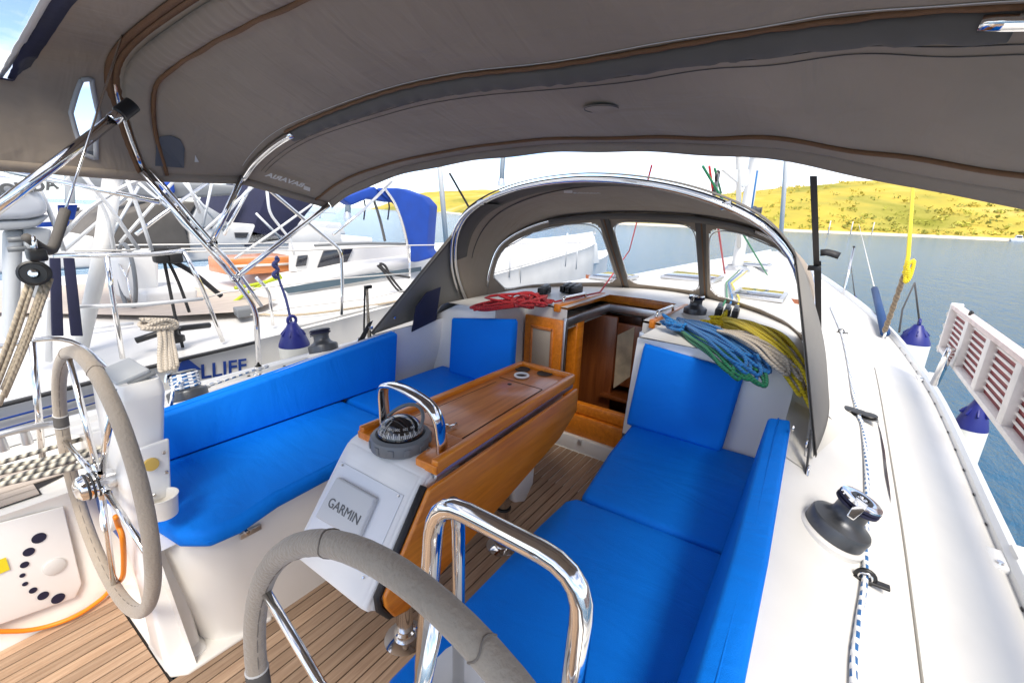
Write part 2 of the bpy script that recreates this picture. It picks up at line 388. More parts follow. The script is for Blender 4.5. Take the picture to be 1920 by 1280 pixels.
# hills: a height field round the bay from ahead-right to ahead-left
hm = bpy.data.materials.new('hillside'); hm.use_nodes = True
_n, _l = hm.node_tree.nodes, hm.node_tree.links; _b = _n['Principled BSDF']; _b.inputs['Roughness'].default_value = .95; _b.inputs['Specular IOR Level'].default_value = .1
_tc = _n.new('ShaderNodeTexCoord'); _n1 = _n.new('ShaderNodeTexNoise'); _n1.inputs['Scale'].default_value = .035; _n1.inputs['Detail'].default_value = 9; _n1.inputs['Roughness'].default_value = .62
_l.new(_tc.outputs['Object'], _n1.inputs['Vector']); _rp = _n.new('ShaderNodeValToRGB'); _l.new(_n1.outputs['Fac'], _rp.inputs['Fac'])
_cr = _rp.color_ramp; _cr.elements[0].position = .30; _cr.elements[0].color = (.20, .20, .03, 1); _cr.elements[1].position = .74; _cr.elements[1].color = (.52, .43, .26, 1)
for p, c in ((.40, (.31, .28, .06)), (.50, (.44, .34, .06)), (.60, (.50, .39, .11))):
    e = _cr.elements.new(p); e.color = (*c, 1)
_l.new(_rp.outputs['Color'], _b.inputs['Base Color'])
_PH = [(-70, 122), (-30, 126), (-12, 123), (8, 118), (32, 112), (60, 108), (85, 112), (130, 150), (200, 210)]   # shoreline: y, x
def shore_x(y): return float(np.interp(y, [p[0] for p in _PH], [p[1] for p in _PH]))
def hill_top(y): return float(np.interp(y, [-120, -60, -30, 0, 30, 60, 100, 160, 260], [16, 17.5, 17, 16, 12, 8.5, 9.5, 14, 17]))
from mathutils import noise as mnoise
def hill(u, v):
    y = -130 + 400 * u; d = 230 * v ** 1.5; x = shore_x(y) + d
    h = hill_top(y) * (1 - math.exp(-d / 55)) * 1.25
    h += (mnoise.noise((x * .03, y * .03, 1.7)) * 1.5 + mnoise.noise((x * .09, y * .09, 4.2)) * .5) * min(1, d / 15)
    return (x + 1.5 * mnoise.noise((y * .1, 3, 1)), y, WATER_Z - .3 + h)
h = grid('hills', hill, 150, 50, hm); h['kind'] = 'structure'
sand = mat('shore_sand', (.62, .54, .42), .9, var=.15, vscale=.4)
def beach(u, v):
    y = -130 + 330 * u; return (shore_x(y) - 3.2 + 5 * v + 1.5 * mnoise.noise((y * .1, 3, 1)), y, WATER_Z - .05 + .5 * v)
h = grid('beach', beach, 150, 3, sand); h['kind'] = 'structure'

# scrub and trees that cover the far slope: nobody could count them
def scrub(name, n, seed, ylo, yhi, dlo, dhi, size, col, pw=2.0):
    r = random.Random(seed); vs, fs = [], []
    for _ in range(n):
        y = r.uniform(ylo, yhi); d = dlo + (dhi - dlo) * r.random() ** pw
        s = r.uniform(*size); x0 = shore_x(y) + d
        h = hill_top(y) * (1 - math.exp(-d / 55)) * 1.25
        h += (mnoise.noise((x0 * .03, y * .03, 1.7)) * 1.5 + mnoise.noise((x0 * .09, y * .09, 4.2)) * .5) * min(1, d / 15)
        for k in range(9):
            c = Vector((x0 + r.gauss(0, s * .5), y + r.gauss(0, s * .6), WATER_Z - .3 + h + s * r.uniform(.1, .8)))
            q = s * r.uniform(.22, .5); b0 = len(vs)
            ax = [Vector((r.gauss(0, 1), r.gauss(0, 1), r.gauss(0, 1))).normalized() * q for _ in range(4)]
            vs += [c + a for a in ax]; fs += [(b0, b0 + 1, b0 + 2), (b0, b0 + 2, b0 + 3), (b0 + 1, b0 + 3, b0 + 2), (b0, b0 + 3, b0 + 1)]
    o = mesh(name, vs, fs, col); o['kind'] = 'stuff'; return o
scrub('shore_scrub', 520, 3, -60, 150, 2.5, 20, (.5, 1.2), mat('olive_scrub', (.34, .33, .05), .9, var=.5, vscale=.2))
scrub('hillside_scrub', 500, 5, -70, 150, 10, 150, (.5, 1.3), mat('golden_scrub', (.46, .38, .06), .9, var=.15, vscale=.12), 1.1)
scrub('dark_scrub', 110, 8, -70, 150, 3, 40, (.5, 1.2), mat('dark_scrub', (.26, .27, .05), .9, var=.4, vscale=.2), 1.2)

# ------------------------------------------------------------------ our own yacht
def curve1(tab):
    P = smooth_path([(a, b, 0) for a, b in tab], 8); xs = [p.x for p in P]; ys = [p.y for p in P]
    return lambda x: float(np.interp(x, xs, ys))
half_beam = curve1([(-1.5, 1.55), (0.5, 1.60), (1.8, 1.628), (3.7, 1.645), (5.6, 1.47), (7.9, .985), (9.6, .45), (11, .03)])
edge_z = curve1([(-1.5, .50), (1.5, .53), (3.2, .54), (5, .57), (7, .64), (9, .74), (11, .86)])
roof_w = curve1([(2.0, 1.12), (3.0, 1.08), (4.5, .92), (6.3, .60), (7.4, .25), (11, .02)])
def sstep(a, b, x): t = min(max((x - a) / (b - a), 0), 1); return t * t * (3 - 2 * t)
def deck_z(x, a):
    b = half_beam(x); e = edge_z(x)
    z0 = .80 - .10 * sstep(1.7, .4, x)
    side = e + (z0 - e) * min(max((b - a) / (1.63 - .985), 0), 1.0) * (1 - .78 * sstep(2.5, 6, x))
    if x < 2.08: top = side + .012 * sstep(1.25, 1.0, a)
    else:
        rz = .925 + .018 * (1 - min(a, 1)) - max(0, x - 3.4) * .033
        w = roof_w(x); top = side + max(0, rz - side) * sstep(w + .03, w - .20, a)
    return top
def on_deck(px, py, dz=0.0):
    z = .7
    for _ in range(12): p = at_z(px, py, z); z = .5 * z + .5 * (deck_z(p.x, abs(p.y)) + dz)
    return at_z(px, py, z)
yacht = thing('sailing_yacht', 'white sailing yacht with blue cushioned cockpit, the boat the view is taken from', 'sailboat', (0, 0, 0))
# side decks / coamings beside the cockpit
for sgn in (-1, 1):
    def fn(u, v, s=sgn):
        x = .32 + (2.08 - .32) * u; a = .985 + (half_beam(x) - .985) * v
        return (x, s * a, deck_z(x, a))
    grid('side_deck', fn, 24, 14, GEL_TONED, yacht)
    def skirt(u, v, s=sgn):
        x = -1.5 + 12.5 * u; b = half_beam(x); z0 = edge_z(x)
        k = [0, .04, .1, .55, 1][int(round(v * 4))]
        return (x + (0 if x < 10 else -.6 * k), s * (b + .012 * (k > 0) - .22 * max(0, k - .3)), z0 + (WATER_Z - .2 - z0) * k)
    grid('topsides', skirt, 60, 4, GEL_TONED, yacht)
mesh('transom', [(-1.5, -1.49, .3), (-1.5, 1.49, .3), (-1.5, 1.3, -1.1), (-1.5, -1.3, -1.1)], [(0, 1, 2, 3)], GEL_TONED, yacht)
# coachroof and foredeck in one skin with the hatch left open
HX0, HX1, HY0, HY1 = 2.08, 3.06, -.22, .255
_xs = sorted(set([round(x, 3) for x in np.linspace(2.08, 10.98, 66)] + [HX1, 2.42]))
_ts = list(np.linspace(-1, 1, 61))
vs, idx = [], {}
for i, x in enumerate(_xs):
    b = half_beam(x); ys = [t * b for t in _ts]
    for tgt in (HY0, HY1):
        k = min(range(len(ys)), key=lambda q: abs(ys[q] - tgt))
        if x <= HX1 + .01: ys[k] = tgt
    for j, y in enumerate(ys): idx[i, j] = len(vs); vs.append((x, y, deck_z(x, abs(y))))
fs = []
for i in range(len(_xs) - 1):
    for j in range(60):
        q = (idx[i, j], idx[i + 1, j], idx[i + 1, j + 1], idx[i, j + 1])
        cx = (vs[q[0]][0] + vs[q[1]][0]) / 2; cy = (vs[q[0]][1] + vs[q[3]][1]) / 2
        lo, hi = (-.31, .56) if cx < 2.42 else (HY0, HY1)
        if cx < HX1 and HY0 < cy < HY1: continue
        if cx < 2.40 and lo < cy < hi: continue
        fs.append(q)
mesh('coachroof', vs, fs, GEL_TONED, yacht, True)
# cockpit well
def outline(sgn):
    c = [(.36, 1.04)]
    c += [(.36 + .16 * (1 - math.cos(a)), .43 + .16 * (1 - math.sin(a)) + .02) for a in np.linspace(0, math.pi / 2, 8)]
    return [(x, sgn * y) for x, y in c + [(2.06, .43), (2.06, 1.04)]]
for sgn in (-1, 1):
    o = outline(sgn); n = len(o)
    vs = [(x + (.04 if i in range(1, 9) else 0), y - (sgn * .0), 0) for i, (x, y) in enumerate(o)] + [(x, y - sgn * (.015 if abs(y) < .9 else 0), .40) for x, y in o] + [(x, y, .462) for x, y in o]
    fs = [(i, i + 1, n + i + 1, n + i) for i in range(n - 1)] + [(n + i, n + i + 1, 2 * n + i + 1, 2 * n + i) for i in range(n - 1)] + [tuple(2 * n + i for i in range(n))]
    mesh('seat_box', vs, fs, GEL, yacht, True).data.set_sharp_from_angle(angle=math.radians(35))
    # coaming inner wall, curving outboard at the top
    def wall(u, v, s=sgn):
        x = .32 + 1.80 * u; return (x, s * (1.03 - .045 * v - .02 * math.sin(v * math.pi)), .44 + (deck_z(min(x, 2.07), .985) - .44) * v)
    grid('coaming_wall', wall, 16, 6, GEL, yacht)
    # helm side bench: teak covered, lower than the coaming
    def bench(u, v, s=sgn):
        x = -1.5 + 1.82 * u; b = half_beam(x); a = 1.05 + (b - 1.05) * v
        return (x, s * a, .485 + (edge_z(x) - .485) * sstep(.82, .98, v))
    grid('helm_bench', bench, 6, 24, GEL, yacht)
    mesh('coaming_end', [(.318, sgn * 1.0, .40), (.318, sgn * 1.58, .40)] + [(.321, sgn * a, deck_z(.32, a)) for a in (1.58, 1.4, 1.2, 1.08, .985)], [tuple(range(7))], GEL, yacht)
    # locker front below the bench with a raised rim
    grid('locker_front', lambda u, v, s=sgn: (-1.5 + 1.86 * u, s * (1.05 + .045 * math.sin(v * math.pi) * sstep(.04, .12, 1 - u)), .485 * v), 40, 10, GEL, yacht)
    mesh('well_end', [(.36, sgn * .46, 0), (.36, sgn * 1.06, 0), (.325, sgn * 1.06, .487), (.335, sgn * .52, .46)], [(0, 1, 2, 3)], GEL, yacht)
    prism('well_step', [(.292, sgn * .49, .0), (.292, sgn * 1.06, .0), (.60, sgn * 1.06, .0), (.60, sgn * .44, .0), (.33, sgn * .452, .0)], (0, 0, .016), GEL, yacht, .006)
    mesh('well_top', [(.325, sgn * 1.08, .487), (.335, sgn * .50, .46), (.50, sgn * .50, .462), (.50, sgn * 1.08, .462)], [(0, 1, 2, 3)], GEL, yacht)
# forward bulkhead either side of the companionway recess
def bulk(y0, y1, x0, x1, z0, z1, nm='forward_bulkhead'):
    def f(u, v):
        y = y0 + (y1 - y0) * u; zz = z1 if abs(y) < .85 else z1 - .10 * (abs(y) - .85) / .2
        return (x0 + (x1 - x0) * v, y, z0 + (zz - z0) * v)
    return grid(nm, f, 12, 6, GEL, yacht)
bulk(-1.04, -.31, 2.03, 2.10, .44, .925); bulk(.56, 1.04, 2.03, 2.10, .44, .925)
mesh('recess_side', [(2.03, -.31, .1), (2.43, -.31, .1), (2.43, -.31, .92), (2.10, -.31, .925), (2.03, -.31, .46)], [(0, 1, 2, 3, 4)], GEL_TONED, yacht)
mesh('recess_side', [(2.03, .56, .1), (2.43, .56, .1), (2.43, .56, .92), (2.10, .56, .925), (2.03, .56, .46)], [(0, 1, 2, 3, 4)], GEL_TONED, yacht)
mesh('recess_back', [(2.425, -.31, .0), (2.425, HY0, .0), (2.425, HY0, .925), (2.425, -.31, .925)], [(0, 1, 2, 3)], GEL_TONED, yacht)
mesh('recess_back', [(2.425, HY1, .30), (2.425, .56, .30), (2.425, .56, .925), (2.425, HY1, .925)], [(0, 1, 2, 3)], GEL_TONED, yacht)
box('companion_step', (2.47, .06, .052), (.09, .90, .104), GEL, yacht, .012)
box('step_latch', (2.42, .10, .075), (.008, .022, .035), ALU, yacht, .002)
box('sill_board', (2.475, .08, .175), (.06, .80, .14), VARN, yacht, .006)
box('sill_board', (2.49, .08, .285), (.05, .80, .07), VARN, yacht, .006)
mesh('recess_floor', [(2.03, -.44, .003), (2.43, -.44, .003), (2.43, .47, .003), (2.03, .47, .003)], [(0, 1, 2, 3)], GEL, yacht)
# companionway frame, jambs and hatch trim
fr = box('companionway_frame', (2.415, .258, .60), (.03, .022, .52), ALU, yacht, .003)
box('frame_rail', (2.74, .262, .845), (.66, .03, .055), ALU, fr, .004)
box('frame_rail', (2.74, -.225, .845), (.66, .03, .055), ALU, fr, .004)
box('frame_rail', (3.07, .018, .845), (.03, .51, .055), ALU, fr, .004)
box('jamb', (2.405, -.232, .55), (.05, .02, .48), VARN, yacht, .003)
box('jamb_cap', (2.405, -.232, .80), (.055, .03, .016), ALU, yacht, .002)
prism('hatch_coaming', [(2.40, .30, .955), (3.10, .30, .94), (3.10, .34, .94), (2.40, .34, .955)], (0, 0, -.05), VARN, yacht, .006)
prism('hatch_coaming', [(3.09, -.29, .935), (3.14, -.29, .935), (3.14, .34, .935), (3.09, .34, .935)], (0, 0, -.06), VARN, yacht, .006)
prism('hatch_coaming', [(2.40, -.29, .955), (3.10, -.29, .94), (3.10, -.26, .94), (2.40, -.26, .955)], (0, 0, -.05), VARN, yacht, .006)
for y in (.315, -.275):
    pipe('hatch_slide_handle', [(2.47, y, .95), (2.48, y, .985), (2.78, y, .975), (2.79, y, .945)], .009, CHROME, yacht, .02, 8)
# companionway door leaf folded against the bulkhead
dl = box('companionway_door', (2.398, .40, .665), (.022, .275, .39), VARN, yacht, .004)
box('door_panel', (2.3845, .405, .665), (.006, .135, .24), mat('frosted_panel', (.42, .36, .29), .5), dl, .002)
for z in (.79, .535): box('door_rail', (2.3825, .405, z), (.010, .16, .018), VARND, dl, .003)
for y in (.33, .48): box('door_stile', (2.3825, y, .665), (.010, .016, .27), VARND, dl, .003)
# the saloon seen through the companionway
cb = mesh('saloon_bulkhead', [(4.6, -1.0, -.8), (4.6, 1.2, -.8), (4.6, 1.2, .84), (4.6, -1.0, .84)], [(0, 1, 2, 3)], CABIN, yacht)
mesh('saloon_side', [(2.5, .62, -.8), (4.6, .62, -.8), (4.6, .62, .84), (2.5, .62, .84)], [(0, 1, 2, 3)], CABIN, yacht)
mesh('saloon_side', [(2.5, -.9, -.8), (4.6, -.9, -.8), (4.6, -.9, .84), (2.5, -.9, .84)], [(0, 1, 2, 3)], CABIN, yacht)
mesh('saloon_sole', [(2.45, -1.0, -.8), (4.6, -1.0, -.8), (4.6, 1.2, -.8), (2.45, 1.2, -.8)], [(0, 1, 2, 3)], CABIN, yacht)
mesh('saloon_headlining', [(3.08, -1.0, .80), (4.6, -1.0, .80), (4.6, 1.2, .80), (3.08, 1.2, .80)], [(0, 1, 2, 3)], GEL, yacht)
mesh('saloon_headlining', [(2.45, HY1, .80), (3.08, HY1, .80), (3.08, 1.2, .80), (2.45, 1.2, .80)], [(0, 1, 2, 3)], GEL, yacht)
mesh('saloon_headlining', [(2.45, -1.0, .80), (3.08, -1.0, .80), (3.08, HY0, .80), (2.45, HY0, .80)], [(0, 1, 2, 3)], GEL, yacht)
box('cabin_partition', (2.98, .42, .2), (.035, .56, 1.2), CABIN, yacht, .004)
box('cabin_partition', (3.35, .30, .2), (.035, .42, 1.2), CABIN, yacht, .004)
box('door_post', (2.62, .285, .45), (.10, .07, .78), VARN, yacht, .008)
box('chart_frame', (3.0, .066, .53), (.022, .20, .46), CABIN, yacht, .004)
ch = mesh('wall_chart', [at_x(px, py, 2.985) for px, py in ((1150, 728), (1181, 706), (1190, 613), (1158, 628))], [(0, 1, 2, 3)], CHART, yacht)
box('cabin_shelf', (3.0, .02, .22), (.18, .36, .025), CABIN, yacht, .004)

# cockpit sole: caulked base and teak planks, each a piece
sole = mesh('cockpit_sole', [(-1.5, -1.06, 0), (.295, -1.06, 0), (.295, -.47, 0), (2.44, -.47, 0), (2.44, .475, 0), (.295, .475, 0), (.295, 1.06, 0), (-1.5, 1.06, 0)], [tuple(range(8))], CAULK, yacht)
PW, GAP = .0475, .0045
shared = {}
y = -1.045; k = 0
while y + PW < 1.06:
    yc = y + PW / 2; long_ = abs(yc) < .44 or (0 < yc < .455)
    x1 = 2.415 if long_ else .285
    if long_ not in shared:
        o = box('plank', (0, 0, .0025), (x1 + 1.5, PW - GAP, .005), TEAKD, sole, .0008, seg=1); shared[long_] = o.data
    else:
        o = bpy.data.objects.new('plank', shared[long_]); COL.objects.link(o); o.parent = sole
    o.location = ((x1 - 1.5) / 2, yc, .0012)
    y += PW
# teak on the port helm bench
tb = mesh('bench_teak_base', [(-1.5, 1.10, .488), (.19, 1.10, .488), (.19, 1.155, .488), (.285, 1.20, .488), (.285, 1.40, .488), (-1.5, 1.40, .488)], [tuple(range(6))], CAULK, yacht)
for i in range(6):
    yy = 1.127 + .048 * i; ln = 1.685 if i < 2 else 1.78
    o = box('plank', (-1.5 + ln / 2, yy, .491), (ln, .0445, .005), TEAKG, tb, .0008, seg=1)
# port locker panel with its oval vents
pan = prism('locker_panel', [at_y(px, py, 1.052) for px, py in ((-160, 1020), (118, 948), (152, 1092), (140, 1118), (-160, 1225))], (0, -.008, 0), GEL_SHADE, yacht, .003)
mat('vent_navy', (.006, .008, .035), .5)
hx = [(73, 1008, .030), (54, 1034, .024), (46, 1058, .018), (42, 1078, .012), (47, 1094, .012), (62, 1106, .017), (81, 1116, .024), (109, 1121, .030)]
for px, py, r in hx:
    c = at_y(px, py, 1.043); lathe('vent_hole', [(r * .62, 0), (r * .62, .0012), (0, .0012)], c, (0, -1, 0), MATS['vent_navy'], pan, 20)
lathe('round_cap', [(.030, 0), (.030, .004), (.026, .006), (0, .006)], at_y(102, 1061, 1.043), (0, -1, 0), GEL_TONED, pan)
c = at_y(2, 1063, 1.042); mesh('warning_sticker', [c + V(-.05, -.002, -.02), c + V(.016, -.002, -.02), c + V(.016, -.002, .03), c + V(-.05, -.002, .03)], [(0, 1, 2, 3)], YELLOW, pan)
# fittings on the port well end: shower / hose inlet
c = at_x(205, 945, .323)
box('inlet_plate', c + V(-.006, .02, .0), (.012, .22, .20), mat('inlet_blue', (.01, .10, .42), .4, var=.2, vscale=12), yacht, .006)
lathe('inlet_cup', [(.045, 0), (.05, .02), (.042, .028), (.036, .012), (0, .012)], at_x(214, 968, .315), (-1, 0, .25), WHITEP, yacht)
lathe('round_plug', [(.024, 0), (.024, .004), (.020, .005), (0, .005)], at_x(248, 1008, .336), (-1, 0, 0), GEL, yacht)
for px, py in ((239, 1085), (250, 1086)): lathe('screw_head', [(.004, 0), (.003, .002), (0, .002)], at_x(px, py, .348), (-1, 0, 0), CHROME, yacht, 8)
# toe rails with drain slots
for sgn in (-1, 1):
    rail_pts = [(x, sgn * (half_beam(x) - .012), edge_z(x)) for x in np.linspace(-1.4, 10.8, 70)]
    vs, fs = [], []
    for x, y, z in rail_pts:
        for dy, dz in ((-.022, 0), (-.016, .034), (-.004, .048), (.014, .048), (.02, 0)): vs.append((x, y + sgn * dy, z + dz))
    for i in range(69):
        for k in range(4): a = i * 5 + k; fs.append((a, a + 1, a + 6, a + 5))
    tr = mesh('toe_rail', vs, fs, mat('anodised_rail', (.72, .73, .74), .4, .35) if sgn < 0 else MATS['anodised_rail'], yacht, False)
    for x in np.arange(.5, 4.6, .21):
        b = half_beam(x) - .035; box('drain_slot', (x, sgn * b, edge_z(x) + .018), (.016, .003, .006), RUBBER, tr, .001, seg=1)
# deck joint groove, slit window, non-slip patches, foredeck hatches
_ga, _gb = on_deck(1730, 1285), on_deck(1640, 690)
tube('deck_groove', [(lambda x, y: (x, y, deck_z(x, -y) + .001))(_ga.x + (_gb.x - _ga.x) * k / 40, _ga.y + (_gb.y - _ga.y) * k / 40) for k in range(-12, 41)], .003, mat('grey_sealant', (.25, .24, .22), .7), yacht, 6)
_sw = [on_deck(px, py, .001) for px, py in ((1643, 782), (1650, 815), (1655, 850), (1659, 890), (1665, 920), (1671, 946), (1668, 915), (1663, 880), (1659, 845), (1652, 812))]
mesh('deck_window', [p + V(0, 0, .0025) for p in _sw], [tuple(range(10))], INKDARK, yacht)
grid('nonslip_panel', lambda u, v: ((lambda x, a: (x, -a, deck_z(x, a) + .003))(1.52 + (2.07 - 1.52) * u, 1.00 + (.06 + .12 * u) * v)), 10, 6, NONSKID, yacht)
grid('nonslip_panel', lambda u, v: ((lambda x, a: (x, -a, deck_z(x, a) + .003))(2.09 + .42 * u, .70 + .36 * v)), 10, 10, NONSKID, yacht)
for (x, y, sx, sy) in ((3.95, -.60, .42, .36), (4.75, .10, .50, .50), (8.0, .0, .5, .5), (4.0, .62, .4, .34)):
    hz = deck_z(x, abs(y)) + .022
    dh = box('deck_hatch', (x, y, hz), (sx, sy, .03), ALU, yacht, .012)
    box('hatch_lens', (x, y, hz + .016), (sx - .06, sy - .06, .008), INKDARK, dh, .003)

# ------------------------------------------------------------------ cockpit table
tb = thing('cockpit_table', 'varnished teak cockpit table with white instrument pod between the blue benches', 'table', (1.2, 0, 0))
TZ = .775
def tp(x, s): return (x, s * (.182 - .03 * (x - .85) / .9), TZ)
top = prism('tabletop', [(.93, -.165, TZ - .006), (1.745, -.135, TZ - .006), (1.745, .135, TZ - .006), (.93, .165, TZ - .006)], (0, 0, -.03), VARND, tb, .002)
def rail(nm, a, b, wdt, par):
    a, b = Vector(a), Vector(b); d = (b - a).normalized(); s = Vector((-d.y, d.x, 0)) * wdt / 2
    return prism(nm, [a - s, b - s, b + s, a + s], (0, 0, -.042), VARN, par, .006)
for s in (-1, 1):
    rail('fiddle_rail', (.845, s * .170, TZ + .012), (1.77, s * .140, TZ + .012), .028, top)
    prism('corner_pad', [(.84, s * .184, TZ - .004), (.84, s * .095, TZ - .004), (.885, s * .085, TZ - .004), (.96, s * .10, TZ - .004), (.96, s * .17, TZ - .004)], (0, 0, -.03), VARN, top, .004)
rail('fiddle_rail', (1.765, -.150, TZ + .012), (1.765, .150, TZ + .012), .026, top)
# bottle locker lid, seams, finger hole and the three cup holes
lid = prism('locker_lid', [(1.02, -.125, TZ - .0045), (1.555, -.105, TZ - .0045), (1.555, .118, TZ - .0045), (1.02, .138, TZ - .0045)], (0, 0, -.004), VARND, top, .001)
tube('lid_seam', [(1.02, -.127, TZ - .0045), (1.556, -.107, TZ - .0045), (1.556, .12, TZ - .0045)], .0016, CAULK, lid, 5)
tube('lid_seam', [(1.02, .115, TZ - .0045), (1.50, .098, TZ - .0045)], .0014, CAULK, lid, 5)
lathe('finger_hole', [(.010, 0), (.010, .001), (0, .001)], (1.515, .035, TZ - .0046), (0, 0, 1), RUBBER, lid, 12)
for px, py in ((980, 692), (1021, 700)):
    lathe('cup_hole', [(.036, .0), (.036, .001), (.033, .001), (.031, -.0), (0, -.0)], at_z(px, py, TZ - .004) + V(0, 0, .0005), (0, 0, 1), mat('cup_dark', (.03, .022, .018), .6) if px < 1000 else MATS['cup_dark'], top)
ring = lathe('cup_ring', [(.034, 0), (.036, .006), (.033, .009), (.027, .008), (.026, .001)], at_z(978, 705, TZ - .002), (0, 0, 1), WHITEP, top)
lathe('ring_well', [(.026, 0), (0, 0)], at_z(978, 705, TZ - .001), (0, 0, 1), MATS['cup_dark'], ring)
# hinge side rail and hanging leaves
for s in (-1, 1):
    ax0 = .12 if s > 0 else 0
    prism('edge_rail', [(.855, s * .176, .752), (1.765, s * .148, .752), (1.765, s * .148, .722), (.845, s * .176, .722)], (0, -s * .012, 0), ALU, tb, .003)
    lf = prism('table_leaf', [(.80 + ax0, s * .180, .722), (1.76, s * .160, .728), (1.755, s * .165, .62), (1.60, s * .167, .545), (.80 + ax0, s * .180, .385)] + ([(.70, s * .180, .368), (.655, s * .180, .385), (.628, s * .180, .44), (.625, s * .180, .475)] if s < 0 else []), (0, s * .018, 0), VARN, tb, .007)
    if s < 0: tube('leaf_edging', [(.80, s * .171, .724), (.618, s * .171, .47), (.622, s * .171, .43), (.655, s * .171, .378), (.70, s * .171, .36)], .011, RUBBER, tb, 8)
box('under_table_case', (1.33, 0, .64), (.80, .24, .20), GEL_SHADE, tb, .02)
prism('leaf_bracket', [at_y(px, py, -.06) for px, py in ((1003, 865), (1000, 905), (984, 940), (966, 942), (962, 905))], (0, .03, 0), WHITEP, tb, .006)
# white pod at the aft end with the plotter under its cover
pod_prof = [(.96, .758), (.855, .752), (.815, .738), (.785, .705), (.60, .462), (.585, .438), (.60, .425), (.80, .36), (.96, .42)]
bm = bmesh.new(); L = []
for t, ins in ((-1, 0.0), (-.9, .0), (.9, .0), (1, .0)):
    L.append([bm.verts.new((x + (.0 if abs(t) < 1 else .012), .028 + t * .188, z - (0 if abs(t) < 1 else .012))) for x, z in pod_prof])
n = len(pod_prof)
for a, b in zip(L, L[1:]):
    for k in range(n): bm.faces.new((a[k], a[(k + 1) % n], b[(k + 1) % n], b[k]))
bm.faces.new(L[0]); bm.faces.new(L[-1][::-1]); bmesh.ops.recalc_face_normals(bm, faces=bm.faces[:])
bmesh.ops.bevel(bm, geom=bm.edges[:], offset=.012, segments=3, affect='EDGES', clamp_overlap=True)
pod = from_bm('instrument_pod', bm, GEL_SHADE, tb, angle=60)
fd = Vector((.60 - .785, 0, .462 - .705)).normalized(); fn_ = Vector((fd.z, 0, -fd.x)); fn_ = fn_ if fn_.x < 0 else -fn_
def face(s, t, h=0): return Vector((.785, 0, .705)) + fd * (t * .305) + V(0, s + .03, 0) + fn_ * h
prism('pod_face', [face(.150, .075, .001), face(-.150, .075, .001), face(-.152, .84, .001), face(.156, .90, .001)], fn_ * .0025, mat('pod_panel', (.74, .76, .80), .35), pod, .0025)
cv = prism('plotter_cover', [face(.120, .215, .003), face(-.071, .205, .003), face(-.076, .63, .003), face(.128, .655, .003)], fn_ * .020, mat('cover_grey', (.58, .59, .60), .5), pod, .008)
text('cover_lettering', 'GARMIN', .040, face(.098, .50, .0245), (0, -1, 0), -fd, PRINTG, cv, .0004)
for s, t in ((.135, .10), (-.135, .10), (.14, .86), (-.14, .86)): lathe('pod_screw', [(.004, 0), (.003, .002), (0, .002)], face(s, t, .006), fn_, CHROME, pod, 8)
# two pillar legs
for x in (.845, 1.435):
    lg = lathe('leg', [(.030, 0), (.030, .24), (.033, .245), (.033, .30), (.030, .305), (.030, .56)], (x, -.01, .008), (0, 0, 1), CHROME, tb)
    lathe('leg_flange', [(.074, 0), (.074, .004), (.060, .010), (.040, .014), (.038, .040), (.030, .045)], (x, -.01, .004), (0, 0, 1), CHROME, lg)
    lathe('leg_collar', [(.032, 0), (.0345, .003), (.0345, .008), (.032, .011)], (x, -.01, .205), (0, 0, 1), RUBBER, lg)
    for a in range(3): lathe('flange_screw', [(.006, 0), (.005, .003), (0, .003)], (x + .058 * math.cos(a * 2.1 + 2.5), -.01 + .058 * math.sin(a * 2.1 + 2.5), .010), (0, 0, 1), CHROME, lg, 8)
# flat chrome grab arch over the compass
pts = smooth_path([(.915, .135, .765), (.915, .135, .84), (.912, .132, .895), (.907, .112, .932), (.902, .05, .946), (.900, -.03, .942), (.903, -.095, .922), (.909, -.126, .880), (.915, -.134, .81), (.915, -.135, .765)], 6)
vs, fs = [], []
for i, p in enumerate(pts):
    t = (pts[min(i + 1, len(pts) - 1)] - pts[max(i - 1, 0)]).normalized(); nn = Vector((1, 0, 0)).cross(t).normalized()
    for dx, dn in ((-.021, -.004), (-.016, -.008), (.016, -.008), (.021, -.004), (.021, .004), (.016, .008), (-.016, .008), (-.021, .004)): vs.append(p + V(dx, 0, 0) + nn * dn)
for i in range(len(pts) - 1):
    for k in range(8): fs.append((i * 8 + k, i * 8 + (k + 1) % 8, i * 8 + 8 + (k + 1) % 8, i * 8 + 8 + k))
gh = mesh('grab_handle', vs, fs, CHROME, tb, True)
cl = box('table_clip', at_z(850, 798, TZ + .008), (.035, .012, .012), CHROME, tb, .003); lathe('clip_stud', [(.006, 0), (.008, .01), (0, .012)], at_z(838, 800, TZ), (0, 0, 1), CHROME, cl, 10)

# compass on the pod
cx, cy, cz = .895, .030, .754
cp = thing('steering_compass', 'black domed steering compass under the chrome arch on the table', 'compass', (cx, cy, cz))
lathe('compass_base', [(.098, -.004), (.099, .022), (.094, .034), (.080, .040), (.074, .036)], (cx, cy, cz), (0, 0, 1), GREYD, cp, 40)
for k in range(12):
    a = k * math.pi / 6; box('base_rib', (cx + .0985 * math.cos(a), cy + .0985 * math.sin(a), cz + .014), (.006, .02, .022), GREYD, cp, .002, (0, 0, a))
lathe('compass_dome', [(.074, .034)] + [(.074 * math.cos(a), .036 + .060 * math.sin(a)) for a in np.linspace(.05, 1.57, 12)], (cx, cy, cz), (0, 0, 1), mat('dome_gloss', (.008, .008, .01), .04, coat=1.0), cp, 40)
cd = lathe('compass_card', [(.064, .066), (.0725, .050)], (cx, cy, cz), (0, 0, 1), MATS['dome_gloss'], cp, 40)
vs, fs = [], []
